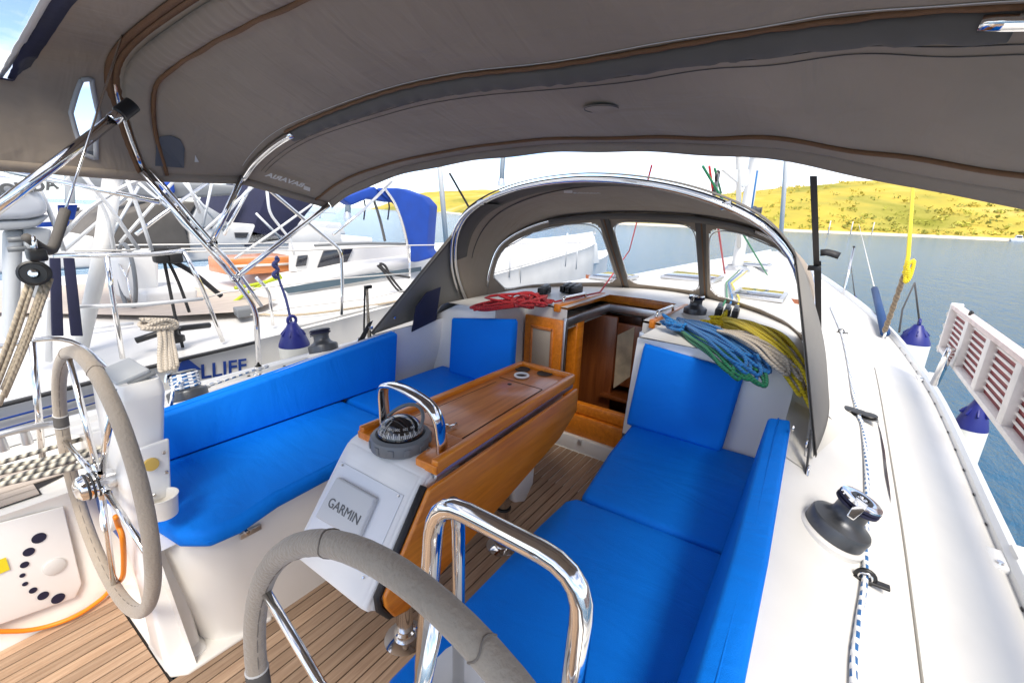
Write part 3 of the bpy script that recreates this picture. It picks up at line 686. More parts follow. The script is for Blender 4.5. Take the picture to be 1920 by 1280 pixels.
for k in range(72):
    a0 = 2 * math.pi * k / 72; wdt = .0032 if k % 3 else .005; h0 = .050; h1 = .060 if k % 3 else .066
    b0 = len(vs)
    for aa, hh in ((a0 - wdt * 5, h0), (a0 + wdt * 5, h0), (a0 + wdt * 5, h1), (a0 - wdt * 5, h1)):
        sn = (hh - .036) / .060; rr = .0748 * math.sqrt(max(0, 1 - sn * sn)); vs.append((cx + rr * math.cos(aa), cy + rr * math.sin(aa), cz + hh))
    fs.append((b0, b0 + 1, b0 + 2, b0 + 3))
mesh('card_marks', vs, fs, PRINT, cd)
for k, sN in enumerate(('180', '200', '220', '240', '160', '140')):
    a = math.pi + .28 + [0, .42, .84, 1.26, -.42, -.84][k]; rr = .0745
    text('card_numeral', sN, .011, (cx + rr * .82 * math.cos(a), cy + rr * .82 * math.sin(a), cz + .0735), (-math.sin(a) * -1, math.cos(a) * -1, 0), (math.cos(a) * -.6, math.sin(a) * -.6, .8), PRINT, cd, .0002, align='CENTER')
tube('lubber_line', [(cx - .0745 * math.cos(a), cy, cz + .036 + .0615 * math.sin(a)) for a in np.linspace(.35, 1.1, 6)], .0012, PRINT, cp, 5)
tube('dome_hood', [(cx + .07 * math.cos(b), cy + .076 * math.sin(b), cz + .060 + .05 * abs(math.cos(b))) for b in np.linspace(-1.4, 1.4, 12)], .006, GREYD, cp, 8)

# ------------------------------------------------------------------ steering wheels
WX, WZ, WH, WR = .2723, .672, .662, .3985
def wheel(yc, label, spokes, tapes, hub=True):
    t = thing('helm', label, 'wheel', (WX, yc, WZ), 'steering wheels')
    def P(a, r=WR, dx=0): return (WX + r * math.sin(a) * .06 + dx, yc + r * math.cos(a), WZ + r * math.sin(a))
    tube('rim', [P(2 * math.pi * k / 72) for k in range(72)],   .0188, SUEDE, t, 16, closed=True)
    # stitched seam on the inner side and joints of the cover
    tube('rim_stitching', [P(2 * math.pi * k / 120, WR - .0178 + .0012 * (k % 2), -.004) for k in range(120)], .0016, mat('stitch', (.20, .17, .14), .8) if 'stitch' not in MATS else MATS['stitch'], t, 5, closed=True)
    for a in tapes:
        tube('rim_tape', [P(a + d) for d in np.linspace(-.055, .055, 7)], .0204, CANVASD, t, 16)
        for e in (-.058, .058): tube('tape_edge', [P(a + e + d) for d in (-.004, .004)], .0208, PRINT, t, 16)
    for a in (1.2, 1.9): tube('cover_seam', [tuple(Vector(P(a + .03 * math.sin(b * 3) * .3)) + V(.0190 * math.cos(b), .0190 * math.sin(b) * math.cos(a), .0190 * math.sin(b) * math.sin(a))) for b in np.linspace(0, 6.28, 20)], .0014, MATS['stitch'], t, 5)
    for a in spokes:
        tube('spoke', [P(a, .03), P(a, WR - .012)], .0085, CHROME, t, 12)
        lathe('spoke_socket', [(.011, 0), (.011, .03), (.009, .034)], P(a, .025), (0, math.cos(a), math.sin(a)), CHROME, t, 12)
    hb = lathe('hub', [(0, -.062), (.020, -.06), (.034, -.05), (.038, -.038), (.038, -.012), (.034, -.006), (.034, .02), (.030, .03), (.030, .08)], (WX, yc, WZ), (1, 0, 0), CHROME, t)
    for h in (-.036, -.024, -.012): lathe('hub_ring', [(.0385, h), (.0405, h + .003), (.0385, h + .006)], (WX, yc, WZ), (1, 0, 0), RUBBER, hb)
    return t
def ang(px, py, yc): p = at_x(px, py, WX); return math.atan2(p.z - WZ, p.y - yc)
base = ang(117, 690, WH)
wheel(WH, 'taupe covered steering wheel on the white pedestal, port side of the cockpit', [ang(117, 690, WH), ang(193, 738, WH), ang(276, 1030, WH), ang(237, 1115, WH), ang(135, 860, WH) + .15], [ang(124, 808, WH)])
wheel(-WH, 'near taupe steering wheel cut by the bottom edge, behind the chrome guard rail', [ang(483, 1110, -WH) + k * 2 * math.pi / 5 for k in range(5)], [ang(472, 1255, -WH)])

# ------------------------------------------------------------------ pedestals
pd = thing('steering_pedestal', 'white steering pedestal with instrument top and cup holder behind the port wheel', 'pedestal', (.42, WH, 0), 'steering pedestals')
def section(cx_, cy_, hx_, hy_, z, r=.35, n=24):
    out = []
    for k in range(n):
        a = 2 * math.pi * k / n; c, s = math.cos(a), math.sin(a); e = r
        out.append((cx_ + hx_ * math.copysign(abs(c) ** e, c), cy_ + hy_ * math.copysign(abs(s) ** e, s), z))
    return out
def loft(name, secs, m, par, cap=True):
    n = len(secs[0]); vs = [p for s in secs for p in s]; fs = []
    for i in range(len(secs) - 1):
        for k in range(n): fs.append((i * n + k, i * n + (k + 1) % n, (i + 1) * n + (k + 1) % n, (i + 1) * n + k))
    if cap: fs.append(tuple(range(n))[::-1]); fs.append(tuple((len(secs) - 1) * n + k for k in range(n)))
    o = mesh(name, vs, fs, m, par, True); o.data.set_sharp_from_angle(angle=math.radians(50)); return o
loft('column', [section(.352, .60, .062, .115, .004), section(.352, .60, .058, .11, .022), section(.348, .60, .055, .075, .03), section(.348, .62, .05, .062, .28), section(.35, .645, .052, .07, .50), section(.36, .675, .056, .096, .68), section(.385, .70, .062, .122, .86), section(.395, .71, .065, .13, .925)], GEL_SHADE, pd)
ptop = loft('instrument_head', [section(.395, .71, .065, .13, .923), section(.395, .71, .064, .128, .95), section(.40, .71, .054, .118, .972)], GEL_SHADE, pd)
prism('display_cover', [(.352, .62, .962), (.352, .79, .962), (.436, .79, .985), (.436, .62, .985)], (-.004, 0, .018), GREYP, ptop, .006)
prism('display_plate', [(.344, .605, .956), (.344, .805, .956), (.444, .805, .982), (.444, .605, .982)], (-.002, 0, .008), GREYD, ptop, .003)
sp_ = prism('side_plate', [at_y(px, py, .52) for px, py in ((262, 842), (318, 822), (322, 930), (262, 948))], (0, .015, 0), GEL_SHADE, pd, .006)
lathe('amber_plug', [(.020, 0), (.019, .006), (0, .008)], at_y(283, 870, .518), (0, -1, .05), YPLUG, pd)
for px, py in ((307, 848), (312, 885), (290, 928)): lathe('plate_screw', [(.006, 0), (.0045, .003), (0, .003)], at_y(px, py, .517), (0, -1, 0), CHROME, pd, 8)
cu_ = at_y(303, 935, .49)
ch_ = lathe('cup_holder', [(.034, -.055), (.042, .01), (.044, .012), (.039, .012), (.032, -.045), (0, -.045)], cu_, (0, 0, 1), GEL, pd)
tube('wheel_shaft', [(WX + .05, WH, WZ), (.39, WH + .01, WZ - .01)], .036, GEL_SHADE, pd, 20)
# starboard pedestal: lower, carries the guard rail
pd2 = thing('steering_pedestal', 'low white steering pedestal below the chrome guard rail, starboard side', 'pedestal', (.42, -WH, 0), 'steering pedestals')
loft('column', [section(.425, -.66, .15, .15, .004), section(.42, -.66, .08, .085, .03), section(.42, -.665, .085, .11, .40), section(.43, -.68, .10, .15, .58), section(.44, -.69, .11, .16, .655)], GEL_SHADE, pd2)
tube('wheel_shaft', [(WX + .05, -WH, WZ - .06), (.40, -WH, WZ - .07)], .034, GEL_SHADE, pd2, 20)
g = thing('guard_rail', 'polished stainless guard rail hoop in front of the near steering wheel', 'rail', (.43, -.70, .655))
pipe('hoop', [(.40, -.575, .655), (.43, -.59, 1.075), (.43, -.845, 1.075), (.40, -.845, .655)], .0155, CHROME, g, .065, 16)
pipe('inner_tube', [(.47, -.60, .655), (.465, -.605, 1.02), (.44, -.615, 1.07)], .011, CHROME, g, .05, 12)
# port pushpit tube beside the port wheel
pr = thing('stern_rail', 'thin stainless stern rail curving down behind the port steering wheel', 'rail', (.3, 1.25, .49))
pipe('rail_tube', [(-.9, 1.36, 1.0), at_y(0, 650, 1.28), at_y(128, 626, 1.25), at_y(215, 702, 1.24), (.50, 1.25, .62)], .0095, CHROME, pr, .09)
pipe('rail_stay', [at_y(60, 640, 1.265), (.23, 1.30, .49)], .011, CHROME, pr)

lt = thing('locker_latch', 'small chrome latch on the port seat front under the blue cushion', 'latch', at_y(470, 996, .43))
box('latch_plate', at_y(470, 996, .432), (.07, .006, .022), ALU, lt, .002); lathe('latch_knob', [(.010, 0), (.008, .010), (0, .012)], at_y(462, 996, .428), (0, -1, 0), CHROME, lt, 12)

# ------------------------------------------------------------------ cushions
def cushion(nm, label, poly, off, bev=.028, grp='blue cockpit cushions'):
    c = Vector((0, 0, 0))
    for p in poly: c += Vector(p)
    c /= len(poly)
    root = thing('seat_cushion' if nm == 'seat' else 'back_cushion', label, 'cushion', c, grp)
    n = len(poly); off = Vector(off)
    bm = bmesh.new()
    # puffed face: inset rings raise the middle
    rings = []
    for ins, h in ((0, 0), (0, 1), (.10, 1.0), (.5, 1.0)):
        rings.append([bm.verts.new(Vector(p).lerp(c, ins) + off * h + off.normalized() * (.012 if ins >= .4 else (.006 if ins else 0))) for p in poly])
    for a, b in zip(rings, rings[1:]):
        for k in range(n): bm.faces.new((a[k], a[(k + 1) % n], b[(k + 1) % n], b[k]))
    bm.faces.new(rings[0][::-1]); bm.faces.new(rings[-1]); bmesh.ops.recalc_face_normals(bm, faces=bm.faces[:])
    es = [e for e in bm.edges if e.calc_face_angle(0) > .6]
    bmesh.ops.bevel(bm, geom=es, offset=bev, segments=4, affect='EDGES', profile=.5, clamp_overlap=True)
    from_bm('cushion_cover', bm, BLUE, root, angle=70)
    pts = [Vector(p).lerp(c, .012) + off * .5 for p in poly]
    tube('piping', smooth_path([Vector(p) * 1.0 + (Vector(p) - c).normalized() * -.004 + off * .46 for p in poly], 1, True), .0035, BLUE, root, 6, closed=True)
    return root
SZ0 = .464
def arc(cx_, cy_, r, a0, a1, n=7): return [(cx_ + r * math.cos(a), cy_ + r * math.sin(a), SZ0) for a in np.linspace(a0, a1, n)]
U = (0, 0, .056)
cushion('seat', 'long blue seat cushion on the near starboard bench behind the guard rail', [(1.30, -.425, SZ0), (1.26, -.40, SZ0), (1.10, -.395, SZ0), (.46, -.40, SZ0), (.37, -.50, SZ0), (.36, -.97, SZ0), (1.325, -.95, SZ0)][::-1], U)
cushion('seat', 'short blue seat cushion under the upright cushion on the starboard bench', [(1.335, -.945, SZ0), (2.03, -.93, SZ0), (2.03, -.36, SZ0), (1.68, -.385, SZ0), (1.335, -.43, SZ0), (1.31, -.445, SZ0)], U)
cushion('seat', 'long blue seat cushion with rounded end on the port bench by the pedestal', [(1.29, .95, SZ0), (.40, .97, SZ0), (.355, .90, SZ0), (.36, .58, SZ0), (.375, .46, SZ0), (.43, .385, SZ0), (.52, .375, SZ0), (.66, .41, SZ0), (1.29, .44, SZ0)], U)
cushion('seat', 'blue seat cushion at the forward end of the port bench behind the table', [(1.305, .44, SZ0), (1.65, .425, SZ0), (2.03, .38, SZ0), (2.03, .93, SZ0), (1.305, .95, SZ0)], U)
cushion('back', 'upright blue back cushion under the rope coils against the starboard bulkhead', [(1.955, -.345, .525), (1.955, -.775, .525), (2.055, -.80, .872), (2.055, -.355, .915)], (.052, 0, -.012), .02)
cushion('back', 'upright blue back cushion below the red rope on the port bulkhead', [(1.94, .80, .525), (1.94, .33, .525), (2.04, .385, .915), (2.04, .865, .845)], (.052, 0, -.012), .02)
cushion('back', 'long blue back cushion along the port coaming behind the long seat', [(.40, .925, .53), (1.62, .905, .53), (1.68, .94, .80), (.45, .955, .695)], (0, .06, .012), .026)
cushion('back', 'long blue back cushion along the starboard coaming beside the winch', [(1.74, -.905, .53), (.38, -.915, .53), (.36, -.965, .715), (1.0, -.957, .775), (1.74, -.935, .825)], (0, -.066, .010), .026)

# ------------------------------------------------------------------ bimini
BIM = 1.36
bi = thing('bimini', 'grey brown canvas bimini stretched over the whole cockpit on stainless hoops', 'awning', (.7, 0, .7))
def mirror(pts, w=None): return [Vector(p) for p in pts] + [Vector((p[0], -p[1], p[2])) for p in reversed(pts) if abs(p[1]) > 1e-6]
H0 = mirror([(-.60, 1.30, 1.62), (-.60, 1.27, 1.78), (-.60, 1.15, 1.90), (-.60, .8, 1.98), (-.60, .3, 2.01), (-.60, 0, 2.015)])
H1 = mirror([(.735, 1.36, 1.600), (.70, 1.335, 1.74), (.675, 1.28, 1.915), (.67, 1.10, 1.995), (.67, .63, 2.035), (.67, .2, 2.045), (.67, 0, 2.045)])
H2 = mirror([(1.125, 1.36, 1.612), (1.13, 1.20, 1.70), (1.135, .90, 1.79), (1.135, .37, 1.858), (1.135, 0, 1.873)])
H2 = [Vector(p) for p in H2]
for p in H2:
    if p.y < -.5: p.z += .04 * min(1, (-p.y - .5) / .3) + .085 * max(0, min(1, (-p.y - .79) / .375))
    if p.y < -1.3: p.y = -1.55; p.z += .02
H3 = mirror([(1.575, 1.36, 1.475), (1.60, 1.18, 1.56), (1.66, .85, 1.655), (1.74, .45, 1.715), (1.77, 0, 1.738)])
for p in H3:
    p.z += .035
    if p.y < -.7: p.z += .02 * min(1, (-p.y - .7) / .3)
    if p.y < -1.3: p.y = -1.5; p.z += .015; p.x -= .06
H3b = [p.copy() for p in H3]
fH = [poly_at(smooth_path(h, 6), 0) for h in (H0, H1, H2, H3)]
def pitchk(a, b, sag, k=12):
    def f(u, v):
        p = fH[a](u).lerp(fH[b](u), v); e = math.sin(math.pi * v) * math.sin(math.pi * min(max(u, .0), 1)) ** .5
        p.z -= sag * e
        p.z += .006 * mnoise.noise((p.x * 5, p.y * 3, a)) * e
        w = math.exp(-((p.y + .95) / .42) ** 2) * e; p.z += .012 * w * math.sin(9 * (p.x * 1.1 + p.y * 1.9) + 2 * mnoise.noise((p.x * 2, p.y * 2, 5)))
        w2 = math.exp(-((p.y - 1.0) / .3) ** 2) * e; p.z += .006 * w2 * math.sin(26 * p.x + 3 * mnoise.noise((p.x * 2, p.y * 3, 9)))
        return p
    return f
P12, P23 = pitchk(1, 2, .022), pitchk(2, 3, .020)
P01 = pitchk(0, 1, .01)
c12 = grid('canvas_panel', P12, 140, 40, CANVAS, bi, .003)
c23 = grid('canvas_panel', P23, 140, 50, CANVAS, bi, .003)
# aft panel: a clear window and the slot for the backstay tackle are cut out
def inside(pt, poly):
    x, y = pt; r = False; j = len(poly) - 1
    for i in range(len(poly)):
        if (poly[i][1] > y) != (poly[j][1] > y) and x < (poly[j][0] - poly[i][0]) * (y - poly[i][1]) / (poly[j][1] - poly[i][1]) + poly[i][0]: r = not r
        j = i
    return r
def uv_hit(P, px, py, ulo, uhi):
    d = ray(px, py).normalized(); a0, a1, b0, b1 = ulo, uhi, 0, 1
    for it in range(6):
        cand = []
        for i in range(15):
            for j in range(15):
                u, v = a0 + (a1 - a0) * i / 14, b0 + (b1 - b0) * j / 14; q = P(u, v) - EYE
                if q.dot(d) > 0: cand.append(((q - d * q.dot(d)).length, u, v))
        e, u, v = min(cand); du, dv = (a1 - a0) / 8, (b1 - b0) / 8
        a0, a1, b0, b1 = max(0, u - du), min(1, u + du), max(0, v - dv), min(1, v + dv)
    return u, v
def on_aft(px, py):
    """point of the aft canvas panel seen at a place in the photograph"""
    return uv_hit(P01, px, py, 0, .5)
wedge = [on_aft(*p) for p in ((112, 2), (98, 25), (83, 50), (67, 76), (52, 101), (37, 125), (22, 148))]
win = [wedge[0], wedge[-1]]
u1, v1 = win[0]; u2, v2 = win[1]
wpoly = wedge[::-1] + [(.5, v1), (.5, .02), (u2, .02)]
slot = [on_aft(*p) for p in ((153, 150), (172, 148), (185, 215), (180, 298), (158, 290), (133, 212))]
grid('canvas_panel', P01, 240, 90, CANVAS, bi, 0, lambda u, v: not inside((u, v), wpoly) and not inside((u, v), slot))
grid('window', lambda u, v: P01(u2 + (.5 - u2) * u, .02 + (v1 - .02) * v) + V(0, 0, .004), 10, 6, CLEAR, bi)
def band(nm, pts, wdt, m, par, lift=-.004, nrm=(0, 0, -1)):
    P = [Vector(p) for p in pts]; vs, fs = [], []
    for i, p in enumerate(P):
        t = (P[min(i + 1, len(P) - 1)] - P[max(i - 1, 0)]).normalized(); s = t.cross(Vector(nrm)).normalized() * wdt / 2; q = Vector(nrm) * abs(lift)
        vs += [p - s + q, p + s + q]
        if i: b = 2 * i; fs.append((b - 2, b - 1, b + 1, b))
    return mesh(nm, vs, fs, m, par, True, None, .0025)
def aft_line(pl, n=10):
    out = []
    for a, b in zip(pl, pl[1:]):
        for k in range(n): t = k / n; out.append(P01(a[0] + (b[0] - a[0]) * t, a[1] + (b[1] - a[1]) * t))
    out.append(P01(*pl[-1])); return out
band('window_hem', aft_line([(.5, v1)] + wedge + [(u2, .02)]), .045, NAVY, bi, .006)
band('window_binding', [p + V(-.03, .0, 0) for p in aft_line([(.5, v1)] + wedge + [(u2, .02)])], .018, PRINT, bi, .008)
tube('slot_binding', aft_line(slot + slot[:1], 6), .008, mat('pale_webbing', (.42, .42, .42), .8), bi, 8)
# twin brown zip tapes and gathered sleeve along the main hoop
nS = 90
for dv, wdt, m_, lf in ((-.012, .030, ZIP, .006), (.016, .024, ZIP, .006)):
    band('zip_tape', [fH[1](k / nS).lerp(fH[2](k / nS), max(0, dv)) if dv > 0 else fH[0](k / nS).lerp(fH[1](k / nS), 1 + dv) for k in range(nS + 1)], wdt, m_, bi, lf)
def sleeve(u, v):
    p = P12(u, .045 + .155 * v); p.z -= .010 + .010 * math.sin(math.pi * v) + .0022 * math.sin(u * 420 + 3 * v) * (1 if .05 < v < .95 else 0); return p
grid('hoop_sleeve', sleeve, 320, 6, CANVAS, bi, .002)
tube('sleeve_zip', [P12(k / nS, .215 + .004 * math.sin(k * .9)) + V(0, 0, -.008) for k in range(nS + 1)], .008, ZIP, bi, 6)
def sleeve2(u, v):
    u = .155 + .72 * u; p = P23(u, -.02 + .10 * v); p.z -= .004 + .026 * math.sin(math.pi * v) ** .7 + .003 * math.sin(u * 190 + 4 * mnoise.noise((u * 30, v, 1))) * math.sin(math.pi * v); return p
grid('hoop_sleeve', sleeve2, 200, 8, CANVASD, bi, .002)
tube('sleeve_edge', [P23(.155 + .72 * k / nS, -.03) + V(0, 0, -.007 + .001 * math.sin(k * 1.7)) for k in range(nS + 1)], .006, ZIP, bi, 6)
# front hem: folded border with zip and a valance that hangs a little
tube('front_zip', [P23(k / nS, .83 + .006 * math.sin(k * .55)) + V(0, 0, -.006) for k in range(nS + 1)], .0065, ZIP, bi, 6)
grid('valance', lambda u, v: P23(u, 1.0) + V(.02 * math.sin(v * 1.5), 0, .003 - .036 * v + .003 * v * math.sin(u * 44)), 140, 3, CANVAS, bi, .003)
for vv, pf in ((.935, P12), (.115, P23), (.155, P23)):
    tube('seam_stitching', [pf(.03 + .94 * k / 160, vv) + V(0, 0, -.0035 if pf is P12 else -.004) for k in range(161)], .0011, PRINT if pf is P12 else CANVASD, bi, 4)
lathe('round_patch', [(.058, 0), (.058, .0006), (0, .0012)], P23(.60, .38) + V(0, 0, -.003), (0, 0, -1), CANVAS, bi)
tube('patch_stitching', [P23(.60, .38) + V(.052 * math.cos(a), .052 * math.sin(a), -.0045) for a in np.linspace(0, 6.283, 28)], .0012, CANVASD, bi, 5)
# side skirts of the canvas
def side(s):
    def f(u, v):
        k = u * 3; i = min(int(k), 2); p = (fH[i](0 if s > 0 else 1)).lerp(fH[i + 1](0 if s > 0 else 1), k - i); return p + V(0, .008 * s * v, -.035 * v)
    return f
for s in (1, -1): grid('side_hem', side(s), 40, 2, CANVAS, bi, .003)
def on_canvas(P, px, py, ulo, uhi, off=.006):
    """where the line of sight to a place in the photograph meets a canvas panel, a little below it"""
    u, v = uv_hit(P, px, py, ulo, uhi); d = ray(px, py).normalized()
    p = P(u, v); return p - d * off
pp = [on_canvas(P12, px, py, 0, .3) for px, py in ((291, 311), (345, 315), (346, 278), (338, 262), (320, 254), (300, 256), (293, 268))]
mesh('reinforcing_patch', pp, [tuple(range(7))], mat('slate_patch', (.10, .105, .12), .8), bi, False, None, .002)
a_, b_ = on_canvas(P23, 530, 340, 0, .3, .05), on_canvas(P23, 567, 351, 0, .3, .05)
t_ = on_canvas(P23, 533, 330, 0, .3, .05)
text('canvas_lettering', 'BAVARIA', .046, b_, (b_ - a_), t_ - a_, PRINT, bi, .0006, mirror=True, bold=.001)
mesh('print_block', [on_canvas(P23, px, py, 0, .3) for px, py in ((569, 355), (581, 359), (582, 352), (570, 348))], [(0, 1, 2, 3)], PRINT, bi, False, None, .001)
mesh('sail_logo', [on_canvas(P12, px, py, 0, .3) for px, py in ((365, 304), (373, 304), (366, 291))], [(0, 1, 2)], PRINT, bi, False, None, .001)
# stainless hoops, legs and the aft strut
R_T = .0135
TY = 1.35
def leg_pts(s): return [V(p.x, s * p.y, p.z) for p in (at_y(485, 692, TY), at_y(480, 580, TY), at_y(440, 522, TY), at_y(265, 322, TY))]
pipe('hoop_leg', [V(1.12, -1.36, 1.60), V(.62, -1.42, 1.30), V(.30, -1.45, .66)], R_T, CHROME, bi, .1)
for s in (1,):
    L_ = leg_pts(s); L_[0].z = deck_z(1.09, TY) + .005
    pipe('hoop_leg', L_, R_T, CHROME, bi, .07)
    pipe('hoop_leg_double', [p + V(.03, 0, .012) for p in L_[1:]], .009, CHROME, bi, .07)
    a5 = at_y(440, 522, TY); a4 = at_y(397, 455, TY); t4 = at_y(455, 332, TY); t5 = Vector((1.575, 1.36, 1.495))
    for j, tname in ((a5, 'hinge'), (a4, 'hinge')):
        q = V(j.x, s * j.y, j.z); lathe(tname, [(.018, -.02), (.02, 0), (.018, .02), (0, .021)], q, (0, 1, 0), CHROME, bi, 12)
    pipe('hoop_leg', [V(a5.x, s * a5.y, a5.z), V(t5.x, s * t5.y, t5.z)], R_T, CHROME, bi)
    pipe('hoop_leg', [V(a4.x, s * a4.y, a4.z), V(t4.x, s * t4.y, t4.z)], R_T, CHROME, bi)
    lathe('deck_socket', [(.028, 0), (.028, .008), (.018, .012), (.017, .05)], L_[0] - V(0, 0, .006), (0, 0, 1), CHROME, bi, 16)
tube('hoop', [fH[2](.165 * k / 14) + V(0, 0, -.016) for k in range(15)], R_T, CHROME, bi, 12)
tube('hoop', [fH[2](.86 + .14 * k / 14) + V(0, 0, -.016) for k in range(15)], R_T, CHROME, bi, 12)
tube('hoop', [fH[1](k / 60) + V(0, 0, .012) for k in range(61)], R_T, CHROME, bi, 12)
tube('hoop', [fH[3](k / 60) + V(-.01, 0, .016) for k in range(61)], .010, CANVASD, bi, 10)
tube('hoop', [fH[0](k / 60) + V(0, 0, -.012) for k in range(61)], R_T, CHROME, bi, 10)
st0 = at_x(237, 205, .66); st1 = EYE + ray(-70, 440) * 1.35
tube('aft_strut', [st0, st1], .0175, CHROME, bi, 14)
lathe('strut_cap', [(.026, -.03), (.026, .03), (.02, .034), (0, .034)], st0, (st1 - st0), BLACK, bi, 16)
lathe('strut_collar', [(.019, 0), (.020, .002), (.020, .03), (.019, .032)], st0 + (st1 - st0).normalized() * .035, (st1 - st0), CHROME, bi, 16)
tube('cross_strut', [at_y(-30, 312, 1.9), at_y(300, 379, TY)], .011, CHROME, bi, 12)

# webbing strap from the bimini to the sprayhood, starboard
ws = thing('webbing_strap', 'black webbing strap hanging from the bimini beside the sprayhood on the starboard side', 'strap', at_x(1530, 560, 2.0))
s0, s1 = at_x(1525, 330, 1.80), at_x(1531, 498, 2.35); s2 = at_x(1536, 640, 2.62)
prism('strap_upper', [s0 + V(0, .010, 0), s0 + V(0, -.010, 0), s1 + V(0, -.011, 0), s1 + V(0, .011, 0)], (.004, 0, 0), RUBBER, ws)
prism('strap_lower', [s1 + V(0, .015, .02), s1 + V(0, -.013, .02), s2 + V(0, -.010, 0), s2 + V(0, .010, 0)], (.006, 0, 0), RUBBER, ws)
prism('strap_buckle', [s1 + V(-.005, .03, .0), s1 + V(-.005, -.018, .0), s1 + V(-.005, -.018, -.022), s1 + V(-.005, .03, -.022)], (.012, 0, 0), BLACK, ws, .003)
tl = [at_x(px, py, 2.34) for px, py in ((1538, 474), (1550, 473), (1562, 476), (1574, 480))]
band('strap_tail', tl, .028, RUBBER, ws, .0, (-1, 0, .3))

# ------------------------------------------------------------------ sprayhood
sh = thing('sprayhood', 'grey brown canvas sprayhood with three clear windows over the companionway', 'sprayhood', (2.4, 0, .9))
A = mirror([(2.42, 1.03, .85), (2.30, 1.01, 1.02), (2.19, .955, 1.20), (2.13, .875, 1.385), (2.10, .71, 1.525), (2.08, .40, 1.628), (2.07, 0, 1.668)])
Bf = mirror([(2.58, 1.0, .88), (2.60, .985, 1.10), (2.66, .92, 1.29), (2.80, .69, 1.435), (2.95, .37, 1.497), (3.0, 0, 1.512)])
Cb = mirror([(2.60, .99, .875), (2.72, .965, .90), (2.95, .86, .925), (3.20, .68, .93), (3.42, .42, .93), (3.56, .15, .93), (3.575, 0, .93)])
fA, fB, fC = (poly_at(smooth_path(p, 8), 0) for p in (A, Bf, Cb))
def roof(u, v):
    p = fA(u).lerp(fB(u), v); p.z += .02 * math.sin(math.pi * v) * math.sin(math.pi * u); return p
grid('roof_canvas', lambda u, v: roof(u, v), 60, 14, CANVAS, sh, .003)
def brim(u, v):
    u = .17 + .66 * u; p = fA(u); return p + V(-.035 * v, 0, .014 - .006 * v * v)
grid('roof_brim', brim, 50, 4, CANVASD, sh, .003)
def screen(u, v):
    return fC(u).lerp(fB(u), v)
def pane_mask(u, v):
    for a, b in ((.06, .375), (.405, .595), (.625, .94)):
        lo, hi = .07, .90
        if a < u < b and lo < v < hi:
            e = min(u - a, b - u) / .03; f = min(v - lo, hi - v) / .10
            if e < 1 and f < 1 and (1 - e) ** 2 + (1 - f) ** 2 > 1: return False
            return True
    return False
grid('window_surround', screen, 240, 60, CANVAS, sh, .003, lambda u, v: not pane_mask(u, v))
for a, b in ((.055, .38), (.40, .60), (.62, .945)):
    grid('window', lambda u, v: screen(a + (b - a) * u, .06 + .85 * v) + V(.004, 0, .001), 20, 12, CLEAR, sh)
    lp = []
    for k in range(64):
        t = 2 * math.pi * k / 64; c_, s_ = math.cos(t), math.sin(t)
        lp.append(screen((a + b) / 2 + (b - a - .01) / 2 * math.copysign(abs(c_) ** .3, c_), .485 + .415 * math.copysign(abs(s_) ** .3, s_)) + V(-.004, 0, 0))
    tube('window_hem', lp, .004, PRINT, sh, 5, closed=True)
for u in (.39, .61):
    band('mullion', [screen(u, v) + V(-.006, 0, 0) for v in np.linspace(0, 1, 14)], .075, CANVASD, sh, .004, (-1, 0, .6))
    tube('mullion_zip', [screen(u, v) + V(-.014, 0, .002) for v in np.linspace(.02, .98, 14)], .005, ZIP, sh, 6)
    tube('zip_pull', [screen(u, .04) + V(-.02, 0, 0), screen(u, .04) + V(-.035, .01, -.05)], .003, BLACK, sh, 6)
    lathe('snap_stud', [(.008, 0), (.006, .004), (0, .004)], screen(u + .012, .97) + V(-.012, 0, 0), (-1, 0, .3), CHROME, sh, 10)
tube('front_hoop', [fB(k / 60) + V(-.02, 0, -.012) for k in range(2, 59)], .011, CHROME, sh, 10)
band('front_hoop_sleeve', [fB(u) + V(-.02, 0, -.012) for u in np.linspace(.27, .73, 40)], .06, CANVASD, sh, .014, (-.6, 0, -.8))
tube('roof_seam', [roof(u, .30 + .06 * math.sin(u * 9)) + V(0, 0, -.006) for u in np.linspace(.12, .9, 60)], .0035, CANVASD, sh, 5)
tube('aft_hoop', [fA(k / 60) + V(-.012, 0, -.012) for k in range(0, 61)], .0125, CHROME, sh, 12)
tube('grab_hoop', [fA(k / 60) + V(-.048, 0, -.022) for k in range(3, 58)], .0095, CHROME, sh, 12)
for u in (.29, .70): 
    lathe('hoop_clamp', [(.015, -.02), (.017, 0), (.015, .02)], fA(u) + V(-.03, 0, -.016), (0, 1, -.3), CHROME, sh, 12)
    band('hoop_strap', [roof(u, v) + V(-.02 * (1 - v), 0, -.012) for v in (0, .1, .2)], .035, BLACK, sh, .006)
